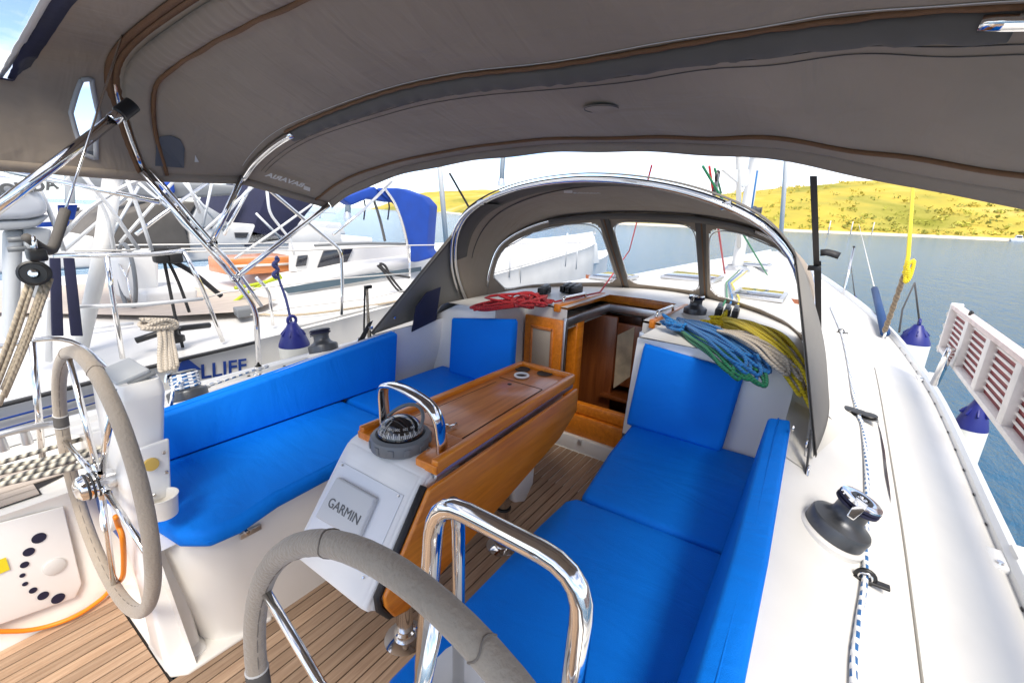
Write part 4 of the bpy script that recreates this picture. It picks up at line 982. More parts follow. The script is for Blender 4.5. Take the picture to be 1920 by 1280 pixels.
for s in (1, -1):
    ub = 0 if s > 0 else 1
    corner = V(1.60, s * 1.06, deck_z(1.6, 1.06) + .012); ush = .20
    def wing(u, v):
        q = fA(abs(ub - ush * u)); foot = corner.lerp(V(2.42, s * .985, .87), v)
        top_ = fA(abs(ub - ush)) ; e = corner.lerp(top_, u)
        p = e.lerp(fA(abs(ub - ush * u)), v); p.y += s * ((.065 if s < 0 else .03) * math.sin(math.pi * (.12 + .70 * v)) * (1 - u) ** .5); return p
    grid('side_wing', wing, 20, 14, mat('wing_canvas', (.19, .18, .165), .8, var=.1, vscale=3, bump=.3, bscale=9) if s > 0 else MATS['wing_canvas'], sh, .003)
    grid('front_gusset', lambda u, v: fA(abs(ub - .07 * u)).lerp(fB(abs(ub - .07 * u)), v) + V(0, s * .004, 0), 6, 6, CANVAS, sh, .003)
    band('wing_hem', [wing(u, .0) + V(.006, s * .004, 0) for u in np.linspace(0, 1, 20)], .03, CANVASD, sh, .002, (0, s, 0))
    tube('foot_rope', [V(1.60, s * 1.065, deck_z(1.6, 1.065) + .006), V(2.0, s * 1.06, deck_z(2.0, 1.06) + .006), V(2.42, s * 1.03, .86), V(2.60, s * 1.0, .88)], .006, PRINT, sh, 6)
    if s > 0:
        pk = [at_y(px, py, .975) for px, py in ((800, 548), (826, 538), (817, 600), (772, 622), (780, 575))]
        mesh('mesh_pocket', pk, [(0, 1, 2, 3, 4)], NAVY, sh, False, None, .006)
    for u_, nm in ((.10, 'turn_button'),): lathe(nm, [(.009, 0), (.007, .005), (0, .006)], wing(.12, .12) + V(0, -s * .006, 0), (0, -s, 0), CHROME, sh, 10)
    sc0 = V(1.585, s * 1.065, deck_z(1.6, 1.06) + .045); sc1 = V(1.53, s * 1.075, deck_z(1.53, 1.075) + .004)
    prism('corner_strap', [sc0 + V(.02, 0, .05), sc0 + V(-.015, 0, .04), sc1 + V(-.03, 0, -.005), sc1 + V(.012, 0, -.005)], (0, -s * .006, 0), RUBBER, sh, .001)
    box('strap_buckle', sc0 + V(0, -s * .006, .01), (.03, .008, .02), CHROME, sh, .002)
    tube('pad_eye', [sc1 + V(-.03, 0, -.01), sc1 + V(-.02, 0, .014), sc1 + V(0, 0, .014), sc1 + V(.01, 0, -.01)], .004, CHROME, sh, 6, n=4)
lathe('wing_snap', [(.012, 0), (.010, .005), (0, .006)], V(1.64, -1.012, .845), (0, -1, 0), CHROME, sh, 12)
grid('roof_lining', lambda u, v: roof(.13 + .74 * u, .015 + .21 * v) + V(0, 0, -.009), 60, 4, CANVASD, sh, .002)
a_, b_, t_ = [on_canvas(roof, px, py, .2, .8, .02) + V(0, 0, -.030) for px, py in ((1076, 352), (1118, 352), (1077, 344))]
text('sprayhood_lettering', 'BAVARIA', .036, a_, b_ - a_, t_ - a_, PRINT, sh, .0006, bold=.0014)
mesh('print_block', [on_canvas(roof, px, py, .2, .8, .02) + V(0, 0, -.030) for px, py in ((1058, 351), (1074, 351), (1074, 346), (1058, 346))], [(0, 1, 2, 3)], PRINT, sh, False, None, .001)

# ------------------------------------------------------------------ winches
def winch(loc, axis, k, label, group='sheet winches', chrome_top=True, turn=0.0):
    t = thing('winch', label, 'winch', loc, group); ax = Vector(axis).normalized(); o = Vector(loc)
    def at(h): return o + ax * (h * k)
    lathe('base_pad', [(.118 * k, -.02), (.118 * k, .004), (.11 * k, .010), (0, .010)], o, ax, GEL_TONED, t, 40)
    lathe('drum', [(.100 * k, .010 * k), (.104 * k, .014 * k), (.106 * k, .060 * k), (.101 * k, .070 * k), (.078 * k, .080 * k), (.062 * k, .092 * k), (.055 * k, .108 * k), (.055 * k, .135 * k), (.062 * k, .150 * k)], o, ax, WINCHG, t, 40)
    lathe('self_tailing_jaw', [(.062 * k, .150 * k), (.072 * k, .153 * k), (.073 * k, .162 * k), (.060 * k, .166 * k), (.072 * k, .170 * k), (.072 * k, .178 * k), (.06 * k, .181 * k)], o, ax, NAVY, t, 40)
    cr = lathe('crown', [(.071 * k, .180 * k), (.069 * k, .186 * k), (.050 * k, .190 * k), (.036 * k, .188 * k), (.036 * k, .184 * k)], o, ax, CHROME if chrome_top else GREYD, t, 40)
    lathe('crown_ring', [(.036 * k, .186 * k), (.036 * k, .190 * k), (.022 * k, .191 * k), (.020 * k, .186 * k)], o, ax, BLACK, cr, 28)
    lathe('handle_socket', [(.020 * k, .187 * k), (.016 * k, .190 * k), (.010 * k, .186 * k), (0, .180 * k)], o, ax, CHROME, cr, 8)
    q = ax.orthogonal().normalized(); R_ = Matrix.Rotation(turn, 3, ax); d = R_ @ q; s = ax.cross(d)
    prism('feeder_arm', [at(.188) + d * .03 * k + s * .022 * k, at(.189) + d * .03 * k - s * .022 * k, at(.180) + d * .088 * k - s * .016 * k, at(.135) + d * .098 * k - s * .012 * k, at(.135) + d * .098 * k + s * .012 * k, at(.180) + d * .088 * k + s * .016 * k], ax * .006 * k + d * .004, CHROME, t, .003)
    return t
_wb = on_deck(1558, 1000)
_ax = Vector((.05, -.36, 1)).normalized(); _q = _ax.orthogonal().normalized(); _aim = Vector((-.75, .15, 0)); 
_t = math.atan2(_ax.dot(_q.cross(_aim)), _q.dot(_aim))
winch(_wb, _ax, .68, 'big grey sheet winch with chrome top on the starboard coaming', turn=_t)
winch((1.33, 1.13, deck_z(1.33, 1.13)), (.06, .30, 1), .72, 'dark grey winch on the port coaming beside the white fender', chrome_top=False, turn=1.0)
winch((.68, 1.12, deck_z(.68, 1.12)), (.03, .30, 1), .70, 'port winch wrapped with blue flecked sheet behind the pedestal', chrome_top=False, turn=2.5)
def wrap(name, label, loc, axis, r, h0, turns, m, rr, tail=()):
    o = Vector(loc); ax = Vector(axis).normalized(); q = ax.orthogonal().normalized(); s = ax.cross(q)
    P = [o + ax * (h0 + .013 * i / 16 ) + (q * math.cos(2 * math.pi * i / 16) + s * math.sin(2 * math.pi * i / 16)) * r for i in range(16 * turns)]
    root = tube(name, P + [Vector(p) for p in tail], rr, m, None, 8); return root
tag(wrap('sheet_rope', '', (.68, 1.12, deck_z(.68, 1.12)), (.03, .30, 1), .048, .055, 5, R_FLECK, .0075, [(.61, 1.05, .77), (.58, 1.02, .70), (.66, 1.25, .66), (1.1, 1.28, .68)]), 'blue flecked sheet wound round the port winch beside the pedestal', 'rope')
# coachroof winch among the coils
winch((2.80, -.40, deck_z(2.8, .4)), (0, 0, 1), .62, 'small chrome topped winch on the coachroof above the blue rope', turn=2.2)

# starboard jib sheet and its leads
sheet = [at_z(1600, 1290, deck_z(.80, 1.20) + .008), at_z(1608, 1180, .775), at_z(1622, 1082, .772), at_z(1624, 1000, .768), at_z(1625, 880, .768), at_z(1618, 800, .772), at_z(1609, 775, .785), at_z(1598, 725, .79), at_z(1588, 665, .80), at_z(1577, 622, .815)]
_spx = [(1600, 1290), (1608, 1180), (1622, 1082), (1624, 1000), (1625, 880), (1618, 800), (1609, 775), (1598, 725), (1588, 665), (1577, 622)]
sheet = [on_deck(px, py, .010) for px, py in _spx]
sheet += [on_deck(1566, 596, .010), on_deck(1557, 575, .010)]
tag(tube('jib_sheet', [V(.35, sheet[0].y - .005, deck_z(.35, -sheet[0].y) + .009)] + sheet, .0068, R_FLECK, None, 10, n=6), 'white sheet with blue flecks running forward along the starboard side deck', 'rope')
def fairlead(p, d, label):
    t = thing('fairlead', label, 'fairlead', p, 'sheet fairleads'); d = Vector(d).normalized(); s = V(-d.y, d.x, 0)
    prism('fairlead_base', [p + s * .048 - d * .010, p - s * .048 - d * .010, p - s * .048 + d * .010, p + s * .048 + d * .010], (0, 0, .007), BLACK, t, .002)
    tube('fairlead_eye', [p + s * .018 * math.cos(a) + V(0, 0, .010 + .018 * math.sin(a)) for a in np.linspace(0, 6.283, 20)[:-1]], .0055, BLACK, t, 8, closed=True)
    tube('fairlead_liner', [p - d * .004 + s * .0135 * math.cos(a) + V(0, 0, .010 + .0135 * math.sin(a)) for a in np.linspace(0, 6.283, 20)[:-1]], .003, CHROME, t, 6, closed=True)
fp = sheet[2] - V(0, 0, .008); fairlead(fp, (1, 0, 0), 'black ring fairlead on the starboard deck aft of the big winch')
fp = sheet[9] - V(0, 0, .008); fairlead(fp, (1, .1, 0), 'far small fairlead on the starboard deck where the sheet turns thin')
fp = sheet[6] - V(0, 0, .008)
ob = thing('deck_organiser', 'flat black deck organiser the sheet passes forward of the winch', 'deck block', fp)
for k, dy in enumerate((-.035, .0, .035)):
    lathe('sheave', [(.030, 0), (.032, .003), (.024, .008), (.032, .013), (.030, .016), (.010, .018), (0, .018)], fp + V(.012 * k - .01, dy, .002), (0, 0, 1), BLACK, ob, 24)
prism('organiser_plate', [fp + V(-.04, -.07, .0), fp + V(.035, -.07, 0), fp + V(.055, .07, 0), fp + V(-.02, .07, 0)], (0, 0, .004), GREYD, ob, .002)
for i, (px, py, z) in enumerate(((1896, 1066, .66), (1738, 716, .665), (1712, 690, .665))):
    p = on_deck(px, py)
    if i < 2:
        t = thing('rail_base', ('white stanchion socket on the starboard toe rail nearest the camera', 'white stanchion socket on the starboard toe rail below the gangway end')[i], 'deck fitting', p)
        box('socket_foot', p + V(0, .02, .012), (.11, .07, .022), WHITEP, t, .008); box('socket_body', p + V(.02, -.02, .03), (.08, .05, .05), WHITEP, t, .012)
        lathe('socket_bolt', [(.010, 0), (.008, .006), (0, .006)], p + V(-.03, .035, .023), (0, 0, 1), CHROME, t, 10)

# ------------------------------------------------------------------ rope coils
def rope_coil(label, m, A_, B_, width, n, r, seed, stack=.05, cat='rope', surf=None, extra=None):
    """a hank hung from A_ and lying towards B_: long loops, each a little different"""
    q = random.Random(seed); A_, B_ = Vector(A_), Vector(B_); d = B_ - A_; side = Vector((-d.y, d.x, 0)).normalized(); P = []
    for i in range(n):
        o = (i / (n - 1) - .5) * width; ln = 1 + q.uniform(-.16, .10); a0 = q.uniform(-.06, .10); w = q.uniform(.35, .62) * width
        lift = q.uniform(0, stack)
        for k in range(10):
            a = 2 * math.pi * k / 10 + q.uniform(-.08, .08); t = .5 - .5 * math.cos(a)
            p = A_ + d * (a0 + (ln - a0) * t) + side * (o * (.35 + .65 * t) + w * math.sin(a) * (.5 + .35 * t) + q.uniform(-.008, .008))
            z = (surf(p.x, abs(p.y)) if surf else p.z) + r + lift * (.6 + .6 * math.sin(math.pi * t)) + q.uniform(0, .008)
            P.append(V(p.x, p.y, z))
    if extra: P += [Vector(e) for e in extra]
    o = tube('rope_coil', P, r, m, None, 7, n=5); return tag(o, label, cat, 'rope coils on the coachroof')
S_ = lambda x, a: max(deck_z(max(x, 2.09), a), .80) if x > 2.0 else deck_z(2.1, a) - (2.0 - x) * .35
rope_coil('green rope hank hanging lowest under the blue rope on the coachroof edge', R_GREEN, at_z(1272, 612, .95), at_z(1412, 706, .915), .10, 9, .0075, 3, .02, surf=lambda x, a: S_(x, a) - .004)
rope_coil('bright blue rope hank piled over the upright starboard cushion', R_BLUE, at_z(1275, 596, .98), at_z(1415, 690, .93), .11, 13, .0075, 4, .06, surf=S_)
rope_coil('beige rope hank lying between the blue and the yellow ropes', R_BEIGE, at_z(1345, 622, .97), at_z(1498, 712, .91), .12, 13, .0080, 5, .06, surf=S_)
rope_coil('yellow rope hank next to the starboard wing of the sprayhood', R_YEL, at_z(1355, 600, .98), at_z(1514, 722, .90), .10, 13, .0080, 6, .075, surf=S_)
for lab, m, pp in (('dark blue rope cluster knotted at the coachroof winch', R_BLUE, (1262, 612)), ('yellow rope knot at the rope clutches', R_YEL, (1350, 606))):
    q = random.Random(hash(lab) % 99 if False else len(lab)); c = at_z(pp[0], pp[1], .97); P = []
    for k in range(40): P.append(c + V(q.gauss(0, .035), q.gauss(0, .035), abs(q.gauss(0, .022)) - .01))
    tag(tube('rope_knot', P, .0075, m, None, 7, n=4), lab, 'rope', 'rope coils on the coachroof')
P = []; q = random.Random(11); zr = deck_z(2.4, .6)
rope_coil('tangled red rope coil on the port side of the coachroof', R_RED, at_z(1030, 566, .955), at_z(890, 578, .95), .13, 9, .0075, 12, .03, surf=lambda x, a: deck_z(max(x, 2.12), a))
c = at_z(985, 572, .96)
for k in range(60): P.append(c + V(q.gauss(0, .075), q.gauss(0, .06), abs(q.gauss(0, .03)) + .0))
tag(tube('rope_pile', P, .0075, R_RED, None, 7, n=4), 'red rope heap beside the black clutch on the port coachroof', 'rope', 'rope coils on the coachroof')
tag(tube('red_line', [at_z(1040, 566, .96), at_z(1125, 548, .955), at_x(1180, 470, 4.6) , at_y(1222, 310, 0.08)], .006, R_RED, None, 6), 'red halyard leading from the port clutches up to the mast', 'rope', 'halyards')
# clutches
def clutch(p, d, n, label, w=.045):
    t = thing('rope_clutch', label, 'rope clutch', p); d = Vector(d).normalized(); s = V(-d.y, d.x, 0)
    ang_ = math.atan2(d.y, d.x)
    for k in range(n):
        c = p + s * ((k - (n - 1) / 2) * w) + V(0, 0, .028)
        bdy = box('clutch_body', c, (.13, w * .82, .05), BLACK, t, .01, (0, 0, ang_))
        box('clutch_lever', c + d * .012 + V(0, 0, .031), (.09, w * .55, .014), GREYD, bdy, .004, (0, -.12, ang_))
    return t
zz = deck_z(2.75, .5)
clutch(V(2.93, .50, deck_z(2.93, .5)), (1, -.05, 0), 3, 'black triple rope clutch beside the red rope on the port coachroof')
clutch(V(2.75, .62, deck_z(2.75, .62)), (1, .05, 0), 1, 'single black clutch nearest the red rope heap', .06)
clutch(V(2.90, -.56, deck_z(2.9, .56)), (1, .1, 0), 3, 'black rope clutches where blue and yellow lines enter, starboard coachroof')
for lab, m, px, dy in (('green line running from the starboard clutches under the sprayhood window', R_GREEN, 0, .04), ('light blue line running forward beside the green line', R_BLUE, 1, 0), ('yellow line running forward beside the blue line', R_YEL, 2, -.05)):
    y0 = -.56 + dy; P = [V(2.9, y0, deck_z(2.9, abs(y0)) + .03), V(3.5, y0 * .9 + .02, deck_z(3.5, .5) + .02), V(4.6, y0 * .5 + .02, deck_z(4.6, .3) + .02), V(6.3, -.12 + dy, deck_z(6.3, .1) + .03)]
    tag(tube('halyard_tail', P, .0068, m, None, 6), lab, 'rope', 'lines led aft')

# ------------------------------------------------------------------ mast, boom, rigging
ms = thing('mast', 'silver mast with winches and halyards rising ahead of the sprayhood', 'mast', (6.6, 0, deck_z(6.6, 0)))
loft('mast_tube', [[(6.6 + .105 * math.cos(a), .068 * math.sin(a), z) for a in np.linspace(0, 2 * math.pi, 21)[:-1]] for z in (deck_z(6.6, 0), 9.0)], MASTW, ms)
lathe('mast_collar', [(.16, 0), (.16, .02), (.12, .05), (.12, .07)], (6.6, 0, deck_z(6.6, 0)), (0, 0, 1), ALU, ms)
for s in (-1, 1):
    lathe('mast_winch', [(.05, 0), (.05, .03), (.035, .045), (.035, .09), (.045, .10), (0, .10)], (6.6, s * .07, 1.6), (0, s, 0), WINCHG, ms, 16)
bm_ = thing('boom', 'pale boom with its vang strut above the sprayhood', 'boom', (6.5, 0, 2.2))
tube('boom_tube', [(6.48, 0, 2.35), (2.0, 0, 2.50), (.9, 0, 2.52)], .075, MASTW, bm_, 14)
tube('vang', [(6.48, 0, 1.15), (5.3, 0, 2.36)], .028, MASTW, bm_, 12)
prism('gooseneck_plate', [at_y(px, py, .0) for px, py in ((1355, 318), (1405, 318), (1405, 345), (1395, 352))], (0, .03, 0), WHITEP, bm_, .004)
for lab, m, a, b in (('green halyard running down past the mast on the starboard pane', R_GREEN, at_y(1318, 312, -.05), at_y(1478, 582, -.52)), ('thin green line at the mast foot', R_GREEN, at_y(1340, 316, -.02), at_y(1352, 362, -.02)), ('blue halyard on the starboard face of the mast', R_BLUE, at_y(1420, 320, -.1), at_y(1408, 400, -.1)), ('red thin halyard beside the mast', R_RED, at_y(1330, 312, 0), at_y(1360, 520, 0))):
    tag(tube('halyard', [a, b], .010, m, None, 6), lab, 'rope', 'halyards')
bk = at_y(1345, 330, -.03); t = thing('mast_block', 'black pulley block hanging at the mast on green lines', 'block', bk)
for dz in (0, -.12): lathe('sheave', [(.045, -.012), (.05, 0), (.045, .012), (0, .013)], bk + V(0, 0, dz), (0, 1, 0), BLACK, t, 18)
box('block_cheek', bk + V(0, .0, -.06), (.03, .03, .16), GREYD, t, .006)
# shrouds at the starboard chain plate
cpz = on_deck(1665, 628)
sd = thing('shroud', 'white wire shroud with a blue padded sleeve, starboard side', 'rigging wire', cpz)
d0 = at_y(1660, 624, -1.48); d1 = at_y(1640, 542, -1.48); d2 = at_y(1614, 330, -1.30)
tube('wire', [d1, (d1 + (d1 - d0) * 6.0)], .0065, PRINT, sd, 8)
tube('padded_sleeve', [d0, d1], .034, mat('sleeve_blue', (.008, .045, .15), .7, bump=.3, bscale=30), sd, 12)
lathe('turnbuckle', [(.012, 0), (.012, .10), (.006, .12)], d0 - V(0, 0, .10), (0, 0, 1), CHROME, sd, 10)
yb = [at_y(1658, 622, -1.45), at_y(1668, 595, -1.45), at_y(1682, 555, -1.45), at_y(1696, 515, -1.45)]
tag(tube('mooring_line', yb, lambda t: .013 + .007 * abs(math.sin(t * 22)), R_BROWN, None, 8, n=8), 'frayed brown line made fast beside the blue sleeve on the starboard rail', 'rope')
tag(tube('yellow_line', [at_y(1696, 515, -1.45), at_y(1703, 480, -1.45), at_y(1712, 350, -1.45), at_y(1716, 250, -1.45)], .013, R_YEL, None, 8), 'bright yellow line rising from the frayed brown rope', 'rope')
kp = at_y(1702, 500, -1.45); q = random.Random(3)
tag(tube('yellow_knot', [kp + V(q.gauss(0, .012), q.gauss(0, .012), q.gauss(0, .05)) for _ in range(14)], .012, R_YEL, None, 7, n=4), 'yellow knotted loops hanging on the yellow line', 'rope')
# stanchions on the starboard rail
def stanchion(x, lab, s=-1, h=.62, lean=.0):
    b = V(x, s * (half_beam(x) - .02), edge_z(x)); t = thing('stanchion', lab, 'stanchion', b, 'guard rail stanchions')
    tube('stanchion_post', [b, b + V(lean, 0, h)], .0125, CHROME, t, 10); lathe('stanchion_foot', [(.03, 0), (.03, .02), (.016, .03), (.016, .07)], b, (0, 0, 1), ALU, t, 14)
    lathe('stanchion_cap', [(.014, 0), (.014, .02), (0, .026)], b + V(lean, 0, h - .004), (0, 0, 1), BLACK, t, 10)
def xs_at(px, py):   # deck edge under a place in the picture
    return at_z(px, py, .69).x
stanchion(6.9, 'far stanchion with a black fender line on the starboard rail', lean=.45, h=.55)
gp = at_y(1757, 703, -1.60); t = thing('gangway_post', 'short chrome post holding the end of the gangway', 'post', gp)
tube('post_tube', [gp - V(0, 0, .05), at_y(1783, 655, -1.60)], .020, CHROME, t, 12)
# fenders
def fender(c, lab, r=.105, h=.52, line=()):
    t = thing('fender', lab, 'fender', c, 'white fenders with blue ends')
    lathe('fender_body', [(.04, -h - .06), (r * .8, -h - .03), (r, -h + .03), (r, -.01), (r * .99, .0)], c, (0, 0, 1), FWHITE, t, 28)
    lathe('fender_end', [(r * 1.0, -.004), (r * .97, .012), (r * .72, .075), (r * .40, .125), (r * .28, .15), (0, .155)], c, (0, 0, 1), FBLUE, t, 28)
    for k in range(8): box('end_rib', c + V(r * .62 * math.cos(k * .785), r * .62 * math.sin(k * .785), .088), (.05, .010, .014), FBLUE, t, .004, (0, .86, k * .785))
    tube('fender_eye', [c + V(.028 * math.cos(a), 0, .165 + .028 * math.sin(a)) for a in np.linspace(0, 6.283, 14)[:-1]], .010, FBLUE, t, 8, closed=True)
    for ln in line: tube('lanyard', ln, .007, R_BLK, t, 6)
c1 = at_y(1713, 642, -1.68); 
fender(c1, 'white fender with blue top hanging below the black forked line, starboard side', .108, .6, [[c1 + V(0, 0, .17), at_y(1715, 530, -1.62)], [at_y(1715, 530, -1.62), at_y(1692, 580, -1.55), at_y(1686, 622, -1.5)]])
c2 = at_y(1820, 800, -1.74)
fender(c2, 'white fender with blue top under the gangway, nearest on the starboard side', .066, .42, [[c2 + V(0, 0, .16), at_y(1788, 680, -1.72), at_y(1818, 592, -1.69)], [c2 + V(.02, 0, .16), at_y(1796, 700, -1.72)]])
c3 = at_y(1598, 582, -1.35)
fender(c3, 'small far fender at the bow stanchion, almost hidden by the rail', .11, .5, [[c3 + V(0, 0, .16), at_y(1594, 486, -1.30)], [at_y(1594, 486, -1.30), at_y(1578, 560, -1.2)]])

# ------------------------------------------------------------------ gangway stowed on edge along the starboard rail
gx0, gx1, gy, gz0, gz1 = .15, 3.63, -1.66, .775, 1.055
gw = thing('gangway', 'worn white and red slatted wooden gangway stowed on edge along the starboard rail', 'gangway', ((gx0 + gx1) / 2, gy, gz0))
box('backing_board', ((gx0 + gx1) / 2, gy - .012, (gz0 + gz1) / 2), (gx1 - gx0 - .03, .010, gz1 - gz0 - .02), BURG, gw, .002)
for z in (gz0 + .012, gz1 - .012): box('side_rail', ((gx0 + gx1) / 2, gy + .004, z), (gx1 - gx0, .045, .024), OLDWHITE if z < .9 else mat('pink_paint', (.66, .55, .53), .6, var=.15, vscale=14), gw, .004)
for x in (gx1 - .012, gx0 + .012): box('end_board', (x, gy + .004, (gz0 + gz1) / 2), (.028, .055, gz1 - gz0 + .02), OLDWHITE, gw, .006)
nb_ = 8; bw = (gx1 - gx0) / nb_
for k in range(1, nb_): box('crossbar', (gx0 + bw * k, gy + .008, (gz0 + gz1) / 2), (.065, .034, gz1 - gz0 - .04), OLDWHITE, gw, .004)
sd_ = None
for k in range(7):
    z = gz0 + .034 + (gz1 - gz0 - .068) * (k + .5) / 7
    if sd_ is None: o = box('slat', (0, 0, 0), (gx1 - gx0 - .05, .007, .0135), OLDWHITE, gw, .003, seg=1); sd_ = o.data
    else: o = bpy.data.objects.new('slat', sd_); COL.objects.link(o); o.parent = gw; o.matrix_parent_inverse = Matrix.Translation(-Vector(gw.location))
    o.location = ((gx0 + gx1) / 2, gy - .0035, z)
tube('edge_rope', [(gx1 + .004, gy + .035 * math.sin(k * 1.3) * .3 + .02, gz0 + (gz1 - gz0) * k / 20) for k in range(21)], .008, R_WHITE, gw, 6)
hk = at_y(1818, 590, gy + .03); pipe('hook', [hk, hk + V(-.01, 0, .02), hk + V(-.04, 0, .015)], .007, BLACK, gw, .01, 6)

# ------------------------------------------------------------------ port side of the cockpit
P = [V(.30, 1.02, .30)] + [at_x(px, py, .272) for px, py in ((222, 985), (230, 1010), (232, 1060), (228, 1085))] + [at_y(214, 1096, 1.03), at_y(190, 1122, 1.02), at_y(140, 1155, 1.0), at_y(70, 1178, 1.02), at_y(0, 1183, 1.03), at_y(-120, 1180, 1.03)]
P = [at_x(217, 968, .262)] + P[1:]
tag(tube('orange_cable', P, .0075, ORANGE, None, 10, n=8), 'orange cable hanging from the blue inlet and lying across the teak sole', 'cable')
def lay(name, label, pts, m, r, n=6, cat='rope', group=None): return tag(tube(name, pts, r, m, None, 8, n=n), label, cat, group)
q = random.Random(21); P = []
for i in range(7):
    y0 = 1.42 + .012 * (i % 3); z0 = .60 + .010 * i
    a, b = (-1.2 - .05 * i, y0, z0), at_z(205 - 8 * i, 862 - 5 * i + (i % 2) * 10, .64)
    seq = [V(a[0] + (b.x - a[0]) * k / 7, a[1] + (b.y - a[1]) * k / 7 + q.uniform(-.02, .02), a[2] + (b.z - a[2]) * k / 7 + q.uniform(0, .015)) for k in range(8)]
    P += seq if i % 2 == 0 else seq[::-1]
lay('rope_coil', 'black and white rope faked along the port side deck aft of the wheel', P, R_BW, .0085, 4)
cz_ = at_z(30, 838, .63)
t = thing('mooring_cleat', 'pale mooring cleat on the port side deck behind the wheel', 'cleat', cz_)
tube('cleat_horn', [cz_ + V(-.11, 0, .05), cz_ + V(-.04, 0, .06), cz_ + V(.04, 0, .06), cz_ + V(.11, 0, .05)], .013, ALU, t, 10, n=3)
for d in (-.03, .03): lathe('cleat_post', [(.016, 0), (.013, .05)], cz_ + V(d, 0, 0), (0, 0, 1), ALU, t, 12)
# backstay purchase at the far left
bc = at_y(65, 512, .62)
t = thing('pulley_block', 'black triple pulley block of the backstay tackle at the left edge', 'block', bc)
for k, d in enumerate((-.016, 0, .016)): lathe('sheave_cheek', [(.016, -.006), (.030, -.004), (.031, .003), (.026, .005), (.024, .003), (.012, .003), (.010, .006), (0, .006)], bc + V(-.25, -.95, .1) * d, (-.25, -.95, .1), BLACK, t, 24)
box('block_head', bc + V(.012, 0, .045), (.035, .045, .03), BLACK, t, .006); tube('shackle', [bc + V(.01, -.012, .055), bc + V(.012, -.012, .085), bc + V(.014, .012, .085), bc + V(.01, .012, .055)], .005, CHROME, t, 8, n=3)
lathe('sheave_pin', [(.009, -.03), (.009, .031), (0, .032)], bc, (-.25, -.95, .1), CHROME, t, 10)
bs = thing('backstay_wire', 'thin wire with a black sleeve running down from the bimini slot to the pulley block', 'rigging wire', bc + V(0, 0, .10))
w0, w1, w2 = at_y(158, 285, .82), at_y(122, 395, .74), at_y(92, 470, .66)
tube('wire', [w0 + (w0 - w1) * 2.5, w0, w1], .0032, CHROME, bs, 8); tube('sleeve', [w1, at_y(108, 440, .695), w2, bc + V(.0, .0, .09)], lambda t: .0125 - .006 * max(0, t - .6), CANVASD, bs, 10, n=4)
for i, (a, b) in enumerate((((52, 532), (-25, 740)), ((62, 530), (-10, 735)), ((84, 520), (5, 730)), ((96, 522), (8, 745)), ((90, 516), (-2, 760)))):
    lay('tackle_rope', ('tan tackle rope on the outer side of the pulley block', 'second tan tackle rope from the edge below the pulley block', 'tan tackle rope falling from the middle of the pulley block', 'tan tackle rope on the inner side of the pulley block', 'tan tackle rope crossing behind the inner one')[i], [at_y(a[0], a[1], .62), at_y((a[0] + b[0]) / 2 + 3, (a[1] + b[1]) / 2, .63), at_y(b[0], b[1], .64)], R_TAN, .0055, 3, group='tan ropes of the backstay tackle')

# ------------------------------------------------------------------ neighbouring yacht on the port side
nbt = thing('sailing_yacht', 'white sailing yacht moored on the port side with bright blue sprayhood and teak cockpit table', 'sailboat', (1.5, 3.8, WATER_Z))
ng = curve1([(-1.2, 1.76), (.2, 1.84), (.8, 1.92), (1.6, 1.97), (2.7, 2.12), (4.4, 2.45), (6.5, 2.75), (8.6, 3.05), (9.8, 3.55), (10.6, 4.0)])
nz = curve1([(-1.2, .60), (1, .63), (3, .66), (6, .74), (8.6, .86), (10.6, 1.0)])
def nb_c(x): return 3.95 + .0 * x
grid('topsides', lambda u, v: ((lambda x, k: (x, ng(x) + .02 * (k > 0) * (k < .1) + .25 * max(0, k - .25) ** 1.3, nz(x) + (WATER_Z - .2 - nz(x)) * k))(-1.2 + 11.8 * u, v ** 1.4)), 60, 10, NBH, nbt)
grid('deck', lambda u, v: ((lambda x: (x, ng(x) + (2 * nb_c(x) - 2 * ng(x)) * v, nz(x) + .07 * math.sin(math.pi * v)))(-1.2 + 11.8 * u)), 60, 12, NBH, nbt)
tube('rubbing_strake', [(x, ng(x) - .008, nz(x) - .012) for x in np.linspace(-1.2, 1.35, 16)], .009, RUBBER, nbt, 6)
for dz, r in ((-.075, .005), (-.12, .004)): tube('cove_stripe', [(x, ng(x) - .004, nz(x) + dz) for x in np.linspace(-1.2, .55, 10)], r, HBLUE, nbt, 6)
tube('cove_stripe', [(x, ng(x) - .006, nz(x) - .30) for x in np.linspace(-1.2, .62, 10)], .004, HBLUE, nbt, 6)
p0, p1 = at_y(372, 703, 1.955), at_y(456, 690, 1.965)
text('hull_lettering', 'LLIFF', .125, p0 + V(0, -.018, -.02), (p1 - p0), (0, 0, 1), HBLUE, nbt, .001, bold=.002)
text('hull_lettering', 'i', .125, p0 + V(-.065, -.018, -.02), (p1 - p0), (0, 0, 1), HBLUE, nbt, .001, bold=.002)
g0 = at_y(340, 700, 1.94) + V(0, -.015, 0); mesh('hull_emblem', [g0 + V(-.02, 0, .015), g0 + V(.10, 0, -.0), g0 + V(.045, 0, .075), g0 + V(.02, 0, .09), g0 + V(-.005, 0, .06)], [(0, 1, 2, 3, 4)], HBLUE, nbt, False, None, .002)
text('hull_lettering', 'SAIL', .07, at_y(490, 716, 1.96) + V(0, -.018, -.04), (p1 - p0), (0, 0, 1), HBLUE, nbt, .001, bold=.002) if False else None
